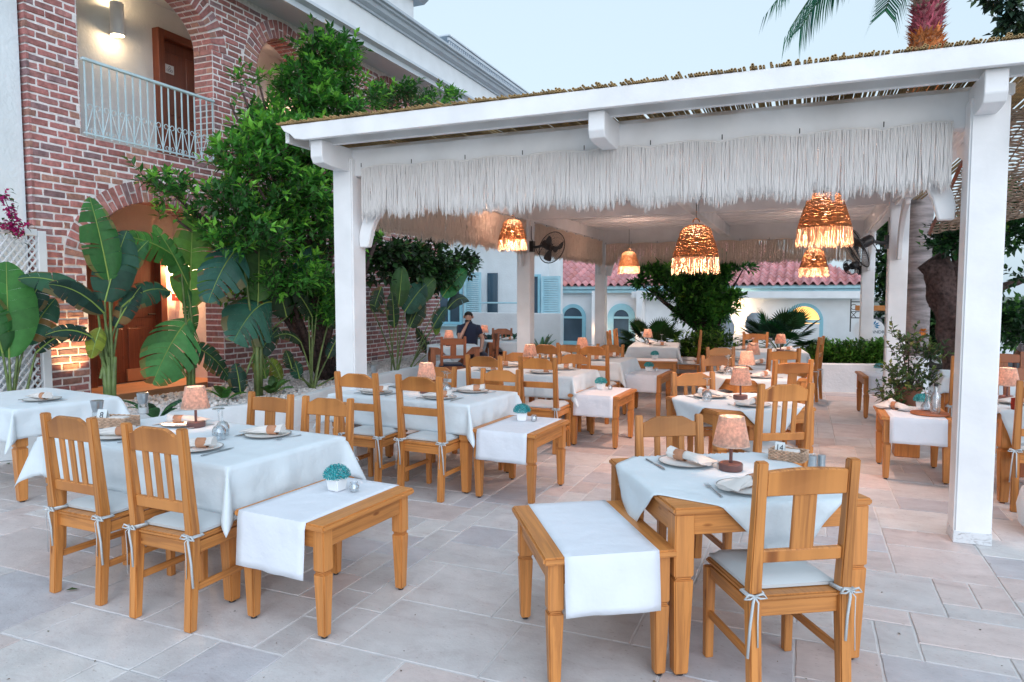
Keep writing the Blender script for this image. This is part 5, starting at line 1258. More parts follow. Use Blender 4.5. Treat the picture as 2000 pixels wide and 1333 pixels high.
def fan_palm(px,Y,rad,label,seed,n=34,col=(.03,.09,.03),kind='fan',z=None):
    b=atY(px[0],px[1],Y); rnd=random.Random(seed); o=tag(empty('fan_palm',b),label,'palm'); m=MB(); st=MB()
    for i in range(n):
        a=rnd.random()*2*PI; e=rnd.uniform(-.1,1.2); d=Vector((math.cos(a)*math.cos(e),math.sin(a)*math.cos(e),math.sin(e))); L=rad*rnd.uniform(.55,.72); c=d*L
        st.tube([(0,0,0),d*L*.5+Vector((0,0,.03)),c],.006,4,cap=False); cc=tuple(x*rnd.uniform(.6,1.6) for x in col); up=Vector((0,0,1)); s=d.cross(up).normalized(); u=s.cross(d)
        if kind=='fan':
            for k in range(20):
                th=-1.4+2.8*k/19; dd=d*math.cos(th)+(s*.8+u*.25*(1 if k%2 else .8))*math.sin(th); l=rad*.55*(1-.18*abs(th)); w=.022; q=dd.cross(u).normalized()*w
                tip=c+dd*l+Vector((0,0,-l*.12)); m.add([c,c+dd*l*.5+q,tip,c+dd*l*.5-q],[(0,1,2,3)],None,0,cc)
        else:
            for k in range(16):
                t=.15+.85*k/15; p=c*t*1.4+Vector((0,0,-.25*L*t*t))
                for sg in(-1,1): m.add([p,p+(d*.5+s*sg)*.11*(1.1-t)+Vector((0,0,.01)),p+d*.03],[(0,1,2)],None,0,cc)
    m.build('fronds',M['leaf'],o,fix=False); st.build('stem',M['stem'],o,fix=False)
fan_palm((1276,690),14.2,.75,'fan palm left of the round tree',61,col=(.05,.11,.035))
fan_palm((1522,688),14.0,.85,'large dark fan palm in front of the blue arched door',62,n=40)
fan_palm((1058,690),15.0,.62,'low cycad palm behind the left middle post',63,28,(.03,.14,.05),'cycad')

# curved planter wall at the back
m=MB(); secs=[]
for k in range(25):
    t=k/24; x=-2.25+4.1*t; y=12.9-.42*math.sin(PI*min(1,t*1.05))+.15*t; secs.append([(x,y,0),(x,y+.16,0),(x,y+.16,.455),(x+.0,y+.14,.47),(x,y+.02,.47),(x,y,.455)])
m.loft(secs); o=m.build('planter_wall',M['stucco'],smooth=50); tag(o,'curved low white planter wall at the back of the patio','planter')
m=MB(); m.add([(-2.3,12.9,.40),(1.9,12.9,.40),(1.9,15.2,.40),(-2.3,15.2,.40)],[(0,1,2,3)]); tag(m.build('planter_soil',M['bark'],fix=False),kind='structure')

# ================================================================ palm, old tree, right hand side
def palm():
    b=Vector((1.62,12.5,0)); o=tag(empty('palm_tree',b),'tall palm with a pale ringed trunk behind the pergola','tree'); rnd=random.Random(71)
    m=MB(); secs=[];n=22;zs=[.62+i*.06 for i in range(52)]
    for i,z in enumerate(zs): r=.19-.012*(z/4)+.004*(i%2)+.003*noise.noise((z*4,0,0)); secs.append([(r*math.cos(2*PI*k/n),r*math.sin(2*PI*k/n),z) for k in range(n)])
    m.loft(secs); m.build('trunk',M['palmbark'],o,smooth=50)
    m=MB(); m.lathe([(.0,0),(.205,0),(.2,.3),(.198,.66),(0,.66)],22); m.build('white_trunk_paint',M['white'],o,smooth=50)
    m=MB()
    for za,zb,cc in((3.68,5.55,(.34,.15,.08)),(5.55,5.9,(.28,.10,.11)),(5.9,7.3,(.30,.20,.16))): m.lathe([(.19,za),(.20,za+.05),(.20,zb)],20,col=cc)
    for i in range(2600):
        z=3.75+rnd.random()*3.5; a=rnd.random()*2*PI; r=.19; p=Vector((r*math.cos(a),r*math.sin(a),z)); t=Vector((-math.sin(a),math.cos(a),0)); out=Vector((math.cos(a),math.sin(a),0))
        s=rnd.uniform(.05,.13); d=(out*rnd.uniform(.3,.9)+Vector((0,0,rnd.uniform(.2,1)))+t*rnd.uniform(-.6,.6)).normalized()
        c=(.52,.36,.30) if z>5.95 else ((.50,.12,.18) if z>5.58 else (.70,.26,.09)); k=rnd.uniform(.5,1.5)
        m.add([p-t*s*.35,p+t*s*.35,p+d*s*1.3],[(0,1,2)],None,0,tuple(v*k for v in c))
    m.build('fibre_trunk',M['palmfib'],o,fix=False)
    m=MB(); st=MB()
    for i,(az,dr,L) in enumerate([(PI*1.02,.98,1.95),(PI*.86,.8,2.0),(PI*.55,.4,2.4),(PI*.2,.6,2.4),(-.2,.5,2.3),(-.9,.55,2.4),(PI*1.16,.75,2.4),(PI*1.45,.5,2.4)]):
        d=Vector((math.cos(az),math.sin(az),0)); c0=Vector((0,0,7.25)); pts=[c0+d*L*t+Vector((0,0,.55*t-dr*L*1.0*t*t)) for t in [k/16 for k in range(17)]]
        st.tube(pts,[.03*(1-.8*k/16) for k in range(17)],5,cap=False)
        for k in range(3,17):
            for q in range(5):
                f=(q+rnd.random())/5; p=pts[k-1].lerp(pts[k],f); tg=(pts[k]-pts[k-1]).normalized(); s=tg.cross(Vector((0,0,1))).normalized(); l=(.75-.35*abs(k/16-.45))*rnd.uniform(.8,1.1)
                for sg in(-1,1):
                    dd=(s*sg*.8+tg*.75+Vector((0,0,-.25))).normalized(); e=p+dd*l*.55; e2=e+(dd+Vector((0,0,-1.5))).normalized()*l*.5; w=tg*.017; cc=tuple(v*rnd.uniform(.7,1.4) for v in(.02,.15,.08))
                    m.add([p-w,p+w,e+w*.9,e-w*.9,e2],[(0,1,2,3),(3,2,4)],None,0,cc)
    m.build('fronds',M['leaf'],o,fix=False); st.build('frond_stem',M['stem'],o,fix=False)
palm()
def old_tree():
    b=Vector((2.05,10.6,0)); o=tag(empty('old_tree',b),'old gnarled tree with a cut leaning trunk right of the pergola','tree'); rnd=random.Random(72)
    def limb(m,pts,rs,n=30):
        secs=[]; N=14*(len(pts)-1)
        for i in range(N+1):
            t=i/N*(len(pts)-1); k=min(int(t),len(pts)-2); f=t-k; p=Vector(pts[k]).lerp(Vector(pts[k+1]),f); r=rs[k]*(1-f)+rs[k+1]*f
            tg=(Vector(pts[min(k+1,len(pts)-1)])-Vector(pts[k])).normalized().lerp((Vector(pts[min(k+2,len(pts)-1)])-Vector(pts[max(0,min(k+1,len(pts)-2))])).normalized(),f).normalized(); fx=tg.cross(Vector((0,1,0))).normalized(); fy=tg.cross(fx)
            secs.append([p+(fx*math.cos(2*PI*q/n)+fy*math.sin(2*PI*q/n))*r*(1+.30*noise.noise((math.cos(2*PI*q/n)*1.6,math.sin(2*PI*q/n)*1.6,t*1.3))+.16*noise.noise((math.cos(2*PI*q/n)*6,math.sin(2*PI*q/n)*6,t*1.6+9))+.05*noise.noise((q*2.1,t*9,3))) for q in range(n)])
        m.loft(secs)
    A=lambda x,y,Y=10.6:atY(x,y,Y)-b
    m=MB(); limb(m,[A(1888,800),A(1885,700),A(1875,640),A(1858,580),A(1835,530),A(1815,508)],[.30,.26,.25,.24,.2,.18]); m.build('trunk',M['bark'],o,smooth=True)
    m=MB(); limb(m,[A(1878,640),A(1872,570),A(1868,522)],[.24,.22,.2]); m.build('cut_limb',M['bark'],o,smooth=True)
    m=MB(); limb(m,[A(1900,690),A(1915,620),A(1918,560),A(1926,515)],[.2,.17,.15,.12]); m.build('limb',M['bark'],o,smooth=True)
    for pts,rs in (([A(1868,530),A(1862,480),A(1850,430),A(1838,380),A(1845,300)],[.05,.04,.035,.03,.02]),([A(1925,600),A(1960,560),A(2000,545)],[.06,.05,.04]),([A(1868,530),A(1890,440),A(1900,380)],[.035,.03,.02]),([A(1905,640),A(1922,740),A(1912,800)],[.05,.06,.06])): m=MB(); limb(m,pts,rs,10); m.build('branch',M['bark'],o,smooth=True)
    bl=pb([(1975,400,22,26),(1985,460,26,26),(1990,540,18,10),(1975,625,26,16),(1855,480,20,22),(1865,440,14,14),(1995,660,14,16),(1960,650,14,12)],Y=10.2,dp=.4)
    m=MB(); twigs(m,bl,420,.10,.06,((.012,.04,.015),(.02,.08,.02),(.06,.16,.03)),rnd,None,7); T=Matrix.Translation(-b); m.build('crown',M['leaf'],o,M=T,fix=False)
old_tree()
q=atY(1735,640,15.5)
shrub('ivy_column',pb([(1738,470,18,26),(1740,520,20,32),(1738,580,18,36),(1748,430,16,20),(1815,560,20,50),(1830,620,28,46),(1800,660,30,30),(1822,470,26,30),(1862,590,12,60)],Y=15.5,dp=.6),(q.x+.2,15.5,0),'dark ivy-covered tree behind the palm trunk',1500,.13,.075,((.01,.035,.012),(.02,.07,.02),(.06,.16,.03)),73,'tree',up=0)
def rose():
    b=atY(1772,800,7.9); b.z=0; o=tag(empty('potted_rose',b),'potted rose bush with one orange bloom against the right middle post','potted plant'); rnd=random.Random(74)
    m=MB(); m.box((0,0,.23),(.22,.22,.46)); m.build('pot_stand',M['wood'],o,bevel=.006)
    m=MB(); m.lathe([(0,.46),(.09,.46),(.12,.66),(.13,.67),(.13,.70),(.115,.70),(.1,.66),(0,.65)],22); m.build('pot',M['terrapot'],o,smooth=40)
    bl=pb([(1757,662,10,10),(1756,700,14,12),(1765,740,28,22),(1800,700,26,22),(1752,770,26,22),(1800,750,22,24),(1822,690,16,14),(1775,670,20,12),(1738,785,8,10)],Y=7.75,dp=.3); m=MB(); t=MB()
    twigs(m,bl,165,.065,.036,((.03,.06,.022),(.05,.11,.03),(.14,.19,.05)),rnd,t,6,tw=.14)
    for q in bl: c=Vector(q[:3]); t.tube([b+Vector((0,0,.66)),b.lerp(c,.5)+Vector((0,0,.4)),c],[.009,.006,.003],5)
    T=Matrix.Translation(-b); m.build('foliage',M['leaf'],o,M=T,fix=False); t.build('stem',M['bark'],o,M=T,fix=False)
    m=MB(); c=atY(1803,648,7.6)-b
    for i in range(40): d=Vector((rnd.gauss(0,1),rnd.gauss(0,1),rnd.gauss(0,1))).normalized(); leafquad(m,c+d*.01,d,Vector((0,0,1)),.032,.034,(.60,.25,.06))
    m.build('bloom',M['magenta'],o,fix=False)
rose()
def rope_mat():
    o=tag(empty('rope_awning',(1.25,6.0,2.7)),'sagging woven rope awning beside the pergola','awning'); rnd=random.Random(75); m=MB()
    def S_(u,v): # u across x (0..1), v along y (0..1)
        x=.02+2.0*u; y=.3+2.75*v; z=.27-(.20*u+.68*(1-u))*max(0,v)**1.3-.05*math.sin(u*PI)+.04*noise.noise((u*4,v*4,0)); return Vector((x,y,z))
    for i in range(70):
        v=i/69; jit=rnd.uniform(-.3,.3)/69; m.tube([S_(k/46,v+jit+.006*math.sin(k*1.9+i*2.6))+Vector((0,0,.006*math.sin(k*1.3+i*PI))) for k in range(47)],.0075,4,cap=False)
    for k in range(24): u=k/23; m.tube([S_(u,i/20) for i in range(21)],.006,4,cap=False)
    m.build('rope_weave',M['reedg'],o,fix=False)
    for u in(0,1): t=MB(); t.tube([S_(u,i/12) for i in range(13)],.018,6); t.build('awning_edge',M['woodd'],o)
    q=MB(); q.tube([(2.05,.25,-2.7),(2.05,.25,.3)],.045,10); q.build('awning_pole',M['bluel'],o,smooth=50); q=MB(); q.tube([(2.05,3.1,-2.7),(2.05,3.1,.1)],.045,10); q.build('awning_pole',M['bluel'],o,smooth=50)
M['reedg']=plain('weathered_rope',(.26,.19,.14),.9,.3,18)
rope_mat()
o=tag(empty('hanging_rope_coil',(1.32,5.05,2.62)),'coil of thick grey rope hung at the right end of the fascia','rope'); m=MB()
for k in range(5): m.tube([(.03*k+.02*math.sin(a),.0+.012*k,.14*math.sin(a)-.01*k+.02) if 0 else (.13*math.cos(a)*(.7+.06*k)+.05*k,.015*k,.16*math.sin(a)*(.8+.05*k)) for a in [2*PI*q/20 for q in range(21)]],.012,6,cap=False)
m.tube([(0,0,.1),(0,0,.26)],.012,6); m.build('rope',M['reedg'],o,smooth=True)
o=tag(empty('white_planter',(1.66,5.62,0)),'rounded white pot at the right edge behind the front post','pot'); m=MB(); m.lathe([(0,0),(.22,0),(.275,.06),(.29,.18),(.27,.28),(.23,.33),(.19,.33),(.2,.29),(0,.28)],32); m.build('pot',M['stucco'],o,smooth=60)
o=tag(empty('bead_string',atY(1921,600,6.4)),'string of blue glass beads hanging right of the front post','ornament'); m=MB(); m.tube([(0,0,.25),(0,0,-.3)],.002,4); m.build('cord',M['ring'],o)
for k in range(9):
    m=MB(); m.lathe([(0,-.014),(.012,-.008),(.015,0),(.012,.008),(0,.014)],10,(.004*math.sin(k*2),0,.05-.035*k)); m.build('bead',M['bluep'] if k%3 else M['ring'],o,smooth=True)
# branch with leaves over the top right corner
q=atY(2010,80,9.0)
shrub('overhanging_branch',pb([(1985,30,12,16),(1996,66,8,6),(1962,14,6,8),(1945,-6,10,4)],Y=9.0,dp=.2),(q.x+.5,q.y,q.z-.3),'leafy branch above the right end of the pergola roof',60,.11,.065,((.02,.045,.03),(.035,.08,.045),(.08,.14,.06)),76,'branch',up=-.3,tr=.02,tw=.16)
o=tag(empty('utility_pole',(atY(1955,60,16.0).x,16.0,0)),'pale blue metal pole behind the right post','pole'); m=MB(); m.tube([(0,0,0),(0,0,9.5)],[.09,.07],12); m.build('pole',M['bluel'],o,smooth=60)
m=MB(); m.tube([(0,0,9.2),(1.6,0,9.4)],.04,8); m.build('arm',M['bluel'],o,smooth=60)

# ================================================================ houses behind
def shutter_house():
    o=tag(empty('shutter_house',(-6.4,18,0)),'white two-storey house with pale blue louvred shutters','house'); T=Matrix.Translation((6.4,-18,0))
    bd=lambda m,n,mat,p=o,**k:m.build(n,mat,p,M=T,**k)
    m=MB(); m.box((-10.2,20,1.6),(5.1,4,4.2)); m.box((-7.05,18.6,1.6),(1.2,1.2,4.2)); m.box((-9.42,17.9,1.6),(1.5,.3,4.2)); bd(m,'wall',M['stucco'])
    def win(x0,x1,z0,z1,y,cur=True):
        f=MB(); w=.07
        f.box((x0+w/2,y,(z0+z1)/2),(w,.1,z1-z0)); f.box((x1-w/2,y,(z0+z1)/2),(w,.1,z1-z0)); f.box(((x0+x1)/2,y,z1-w/2),(x1-x0-2*w,.098,w)); f.box(((x0+x1)/2,y,z0+w/2),(x1-x0-2*w,.098,w)); f.box(((x0+x1)/2,y,(z0+z1)/2),(.05,.09,z1-z0-2*w)); fr=bd(f,'window',M['blue'],bevel=.005)
        g=MB(); g.box(((x0+x1)/2,y+.01,(z0+z1)/2),(x1-x0-2*w,.012,z1-z0-2*w)); bd(g,'pane',M['blueg'],fr)
        s=MB(); s.box(((x0+x1)/2,y-.06,z0-.03),(x1-x0+.2,.22,.05)); bd(s,'sill',M['bluel'],fr)
    def shut(x0,x1,z0,z1,y,tilt=.25):
        m=MB(); w=.06; f=lambda x:y-(x-x0)*tilt
        for x in(x0+w/2,x1-w/2): m.box((x,f(x),(z0+z1)/2),(w,.04,z1-z0))
        for z in(z0+w/2,z1-w/2): m.beam((x0+w,f(x0),z),(x1-w,f(x1),z),.038,w)
        n=22
        for i in range(n):
            z=z0+.08+(z1-z0-.16)*i/(n-1); m.beam((x0+w,f(x0),z),(x1-w,f(x1),z),.035,.03,up=(0,.5,1))
        bd(m,'shutter',M['bluel'])
    win(-9.78,-8.95,.78,2.32,17.72); shut(-8.86,-8.28,.92,2.24,17.68); shut(-10.35,-9.82,.85,2.3,17.7)
    m=MB(); m.box((-8.12,17.98,1.58),(.3,.08,1.3)); bd(m,'narrow_window',M['blueg'])
    win(-7.1,-6.68,.98,2.18,17.98); shut(-6.62,-6.05,.96,2.12,17.9,.15)
    m=MB(); m.box((-8.5,17.75,3.4),(4.2,.5,.12)); bd(m,'ledge',M['cornice'])
shutter_house()
o=tag(empty('terrace_wall',(-6.0,15.6,0)),'low white terrace wall with a pale blue rail behind the man','wall'); m=MB(); m.box((-.45,0,.59),(2.4,.2,1.18)); m.build('wall',M['stucco'],o,bevel=.01)
m=MB(); m.tube([(-1.4,0,1.19),(-1.4,0,1.42),(-.35,0,1.42),(-.35,0,1.19)],.02,6); m.build('rail',M['bluel'],o,smooth=50)
for px,l in(((960,668),'upright leafy plant before the terrace wall, left'),((990,668),'upright leafy plant before the terrace wall, right'),((1003,650),'tall leaf plant touching the left middle post')):
    ground_fern(px,None,l,D1,9,.62,.45,Y=14.6)
def tile_house():
    o=tag(empty('tile_roof_house',(-3,22,0)),'long white house with rose tile roof and blue arched openings','house'); T=Matrix.Translation((3,-22,0)); Y=22.0
    bd=lambda m,n,mat,p=o,**k:m.build(n,mat,p,M=T,**k)
    m=MB(); m.box((-3.2,24.5,.4),(9.9,5,2.75)); bd(m,'wall',M['white'])
    m=MB(); m.box((-3.2,21.75,1.86),(10.3,.12,.12)); m.box((-3.2,21.9,1.74),(10.1,.22,.12)); bd(m,'gutter',M['bluel'],bevel=.01)
    m=MB(); m.box((-1.7,21.66,1.62),(6.6,.05,.2)); bd(m,'fascia',M['white'])
    # curved tile roof with stepped courses and a hipped right end
    m=MB(); x0,x1=-8.3,2.0; nr=16; pw=.235; seg=6; rnd=random.Random(81)
    nc=int((x1-x0)/pw)
    for r in range(nr):
        ya=21.6+r*.36; yb=ya+.40; za=1.93+r*.115+.035; zb_=za+.115-.02
        for c in range(nc):
            xa=x0+c*pw
            if xa>x1-.28*r-.1: continue
            k=rnd.uniform(.8,1.2); t=rnd.random(); col=(.56*k,.26*k,.27*k) if t<.7 else (.48*k,.20*k,.19*k); secs=[]
            for y,z in((ya,za),(yb,zb_)):
                row=[]
                for s in range(seg+1):
                    u=s/seg; row.append((xa+pw*u,y,z+.055*math.sin(u*PI*2)+rnd.uniform(-.002,.002)))
                secs.append(row)
            V=[p for q in secs for p in q]+[(p[0],p[1]+.002,p[2]-.03) for p in secs[0]]; n=seg+1
            F=[(s,s+1,n+s+1,n+s) for s in range(seg)]+[(s,s+1,2*n+s+1,2*n+s) for s in range(seg)]
            m.add(V,F,None,0,col)
    bd(m,'roof',M['terra'],fix=False)
    m=MB(); m.add([(-8.3,21.65,1.9),(1.9,21.65,1.9),(-2.7,27.4,3.7),(-8.3,27.4,3.7)],[(0,1,2,3)]); m.add([(1.9,21.65,1.9),(1.9,29,1.9),(-2.7,27.4,3.7)],[(0,1,2)]); bd(m,'roof_deck',M['terracotta'],fix=False)
    def arch(x0,x1,z0,z1,name,glassmat,w=.1,door=False):
        c=(x0+x1)/2;r=(x1-x0)/2; zs=z1-r; f=MB(); secs=[]
        P=[(x0,z0),(x0,zs)]+[(c-r*math.cos(PI*k/16),zs+r*math.sin(PI*k/16)) for k in range(1,16)]+[(x1,zs),(x1,z0)]
        for i,(x,z) in enumerate(P):
            if z<=zs+1e-6: ix=x+(w if x<c else -w); iz=z
            else: d=math.hypot(x-c,z-zs); ix=c+(x-c)*(r-w)/d; iz=zs+(z-zs)*(r-w)/d
            secs.append([(x,Y-.06,z),(ix,Y-.06,iz),(ix,Y+.03,iz),(x,Y+.03,z)])
        f.loft(secs); f.box((c,Y-.04,zs),(2*(r-w),.06,.07)); f.box((c,Y-.04,z0+.06),(2*(r-w),.06,.12)); fr=bd(f,name,M['blue'])
        g=MB(); q=[(x0+w,z0),(x1-w,z0)]+[(c+(r-w)*math.cos(PI*k/14),zs+(r-w)*math.sin(PI*k/14)) for k in range(15)]
        g.prismy(q,Y-.02,Y-.008); bd(g,'pane',glassmat,fr)
        return c,r,zs
    arch(-7.46,-6.58,-.02,1.32,'window',M['blueg'],.12); arch(-5.85,-4.95,-.6,1.34,'doorway',M['blueg'],.2); c,r,zs=arch(-.52,.52,-.6,1.38,'door',M['glow'],.1)
    m=MB(); m.box((c,Y-.03,zs-.75),(2*(r-.1),.05,1.35)); bd(m,'door_leaf',M['white']); m=MB(); m.box((c,Y-.06,zs-.02),(2*(r-.1),.03,.07)); bd(m,'transom',M['bluel'])
    m=MB(); m.box((-2.75,Y-.015,1.15),(.35,.02,.5)); bd(m,'lit_window',M['glow'])
    for x in(-6.15,-4.72): m=MB(); m.box((x,21.72,.6),(.18,.5,2.3)); bd(m,'pier',M['white'])
tile_house()
for x,z,l in((-1.80,1.40,'upper glowing wall light on the white tile-roof house'),(-1.80,.72,'lower glowing wall light on the white tile-roof house')):
    o=tag(empty('house_light',(x,21.9,z)),l,'wall light','wall lights on the tile-roof house'); m=MB(); m.lathe([(0,-.06),(.10,-.04),(.13,.02),(.10,.06),(0,.07)],16); m.build('lamp_dome',M['domes'] if 'domes' in M else emis('lit_dome',(1,.72,.45),2.2),o,smooth=True); M['domes']=bpy.data.materials['lit_dome']
    lamp('dome_light',(0,-.2,.0),10,(1,.62,.35),.08,o)
for x in(-5.98,-4.9): 
    o=tag(empty('house_light',(x,21.35,.55)),'warm light washing the pier '+('left' if x<-5.5 else 'right')+' of the small arched doorway','wall light','wall lights on the tile-roof house'); m=MB(); m.lathe([(0,0),(.03,0),(.03,.1),(0,.1)],10); m.build('housing',M['white'],o); lamp('pier_light',(0,.0,-.04),5,(1,.55,.3),.03,o)
# leaning pale rocks by the house
for px,s,l in(((1405,655),(.30,.25,.75),'tall pale rock beside the round tree'),((1474,632),(.20,.18,.24),'pale rock leaning on the house wall')):
    p=atY(*px,16.5); rnd=random.Random(px[0]); m=MB(); secs=[]
    for i in range(13):
        t=i/12; r=math.sin(PI*(t*.92+.04))**.5; secs.append([(s[0]*r*math.cos(2*PI*k/14)*(1+.3*noise.noise((k,t*4,1))),s[1]*r*math.sin(2*PI*k/14)*(1+.3*noise.noise((k,t*4,5))),s[2]*(2*t-1)+.05*noise.noise((k,t*5,9))) for k in range(14)])
    m.loft(secs); o=m.build('rock',M['rock'],smooth=True); o.location=p; tag(o,l,'rock')
# hanging iron sign bracket and oval sign
def sign():
    Y=14.7; p=atY(1662,600,Y); o=tag(empty('iron_sign_bracket',p),'black iron bracket holding an orange wooden board near the rear right post','sign bracket'); m=MB(); k=.0098
    P=lambda x,y:Vector(((x-1662)*k,0,-(y-600)*k))
    m.tube([P(1662,585),P(1662,648)],.012,5); m.tube([P(1662,590),P(1735,590)],.010,5); m.tube([P(1662,621),P(1735,621)],.010,5); m.tube([P(1662,609),P(1735,609)],.008,5)
    for a in(1662,1672): m.tube([P(a,609),P(1672 if a==1662 else 1662,621)],.006,4)
    m.tube([P(1667,600)+Vector((.05*math.cos(q*.6),0,.05*math.sin(q*.6))) for q in range(11)],.006,4); m.build('ironwork',M['black'],o)
    m=MB(); m.box(P(1702,602),(.64,.04,.10)); m.build('board',M['ornwood'],o,bevel=.01)
    p=atY(1697,645,Y); o=tag(empty('oval_sign',p),'white oval sign with blue leaves and the letters ANDRA','sign'); m=MB(); m.prismy([(.27*math.cos(2*PI*q/36),.22*math.sin(2*PI*q/36)) for q in range(36)],-.02,.02); m.build('panel',M['white'],o)
    t=bpy.data.curves.new('lettering','FONT'); t.body='ANDRA'; t.size=.082; t.extrude=.001; to=textmesh('lettering',t,M['navyp']); to.parent=o; to.location=(.035,-.023,-.06); to.rotation_euler=(R(90),0,0)
    m=MB()
    for a,l in((-.4,.11),(.1,.12),(.6,.12),(1.2,.11),(1.9,.1),(2.6,.09)):
        d=Vector((math.cos(a),0,math.sin(a))); s=Vector((-d.z,0,d.x)); c=Vector((.07,-.024,.08)); m.add([c+d*.02,c+d*l*.6+s*.016,c+d*l,c+d*l*.6-s*.016],[(0,1,2,3)])
    m.build('leaf_emblem',M['bluep'],o,fix=False)
sign()
def far_right():
    o=tag(empty('distant_house',(14,26,0)),'distant white house with a blue metal roof at the right edge','house'); m=MB(); m.box((0,2,1.6),(9,4,3.2)); m.build('wall',M['white'],o)
    m=MB(); m.prismx([(-.5,3.2),(2,4.1),(4.5,3.2)],-4.8,4.8); m.build('roof',M['blue'],o)
    for x in(-3.4,-1.8,0,2): 
        m=MB(); m.box((x,-.02,1.9),(.9,.06,1.2)); w=m.build('window',M['bluel'],o); m=MB(); m.box((x,-.055,1.9),(.72,.02,1.02)); m.build('pane',M['blueg'],w)
    # parked car
    c=atY(2003,612,17.0); c.z=0; o=tag(empty('parked_car',c,R(12)),'pale parked car seen beyond the right post','car')
    body=[(-2.1,.35),(-2.1,.75),(-1.95,.92),(-1.2,1.0),(-.6,1.42),(.8,1.46),(1.45,1.02),(2.0,.92),(2.12,.7),(2.12,.35)]
    m=MB(); m.prismy([(a,b) for a,b in body],-.85,.85); m.build('body',M['carp'],o,bevel=.05,seg=2)
    m=MB(); m.prismy([(-1.08,1.02),(-.55,1.36),(.08,1.38),(.08,1.02)],-.862,.862); m.prismy([(.16,1.02),(.16,1.38),(.75,1.4),(1.3,1.02)],-.862,.862); m.build('side_window',M['blueg'],o)
    for x in(-1.3,1.3):
        for y in(-.8,.8):
            m=MB(); m.loft([[(x+.33*math.cos(2*PI*k/20),y+s,.33+.33*math.sin(2*PI*k/20)) for k in range(20)] for s in(-.09,.09)]); w=m.build('wheel',M['black'],o,bevel=.02)
            m=MB(); m.loft([[(x+.2*math.cos(2*PI*k/16),y+s,.33+.2*math.sin(2*PI*k/16)) for k in range(16)] for s in(-.1,.1)]); m.build('rim',M['steel'],w)
    for px,Y,l,r in(((1985,640),13.5,'roadside shrub beyond the right post',(30,30)),((1880,660),17,'green shrub behind the old tree',(60,40)),((1860,640),20,'shrub far behind the old tree',(60,50))):
        q=atY(*px,Y); shrub('roadside_shrub',pb([(px[0],px[1],r[0],r[1])],Y=Y,dp=.8),(q.x,q.y,0),l,330,.13,.06,((.02,.08,.02),(.05,.15,.03),(.1,.25,.04)),px[0],group='shrubs beside the road')
M['carp']=plain('car_paint',(.55,.62,.66),.25,.03,2)
far_right()

# ================================================================ people
def skinned(name,chains,mat,parent,T,sub=2):
    V=[];E=[];Rr=[];idx={}
    def vid(p,r):
        k=tuple(round(c,4) for c in p)
        if k not in idx: idx[k]=len(V); V.append(p); Rr.append(r)
        return idx[k]
    for ch in chains:
        ids=[vid(p,r) for p,r in ch]; E+=[(a,b) for a,b in zip(ids,ids[1:]) if a!=b]
    me=bpy.data.meshes.new(name); me.from_pydata([tuple(v) for v in V],E,[]); o=bpy.data.objects.new(name,me); COL.objects.link(o)
    sk=o.modifiers.new('skin','SKIN'); 
    if not me.skin_vertices: bpy.context.view_layer.objects.active=o
    for i,r in enumerate(Rr):
        rr=r if hasattr(r,'__len__') else (r,r)
        me.skin_vertices[0].data[i].radius=rr
    me.skin_vertices[0].data[0].use_root=True; sk.use_smooth_shade=True; sk.branch_smoothing=.4
    ss=o.modifiers.new('sub','SUBSURF'); ss.levels=sub; ss.render_levels=sub
    me.materials.append(mat); o.parent=parent; return o
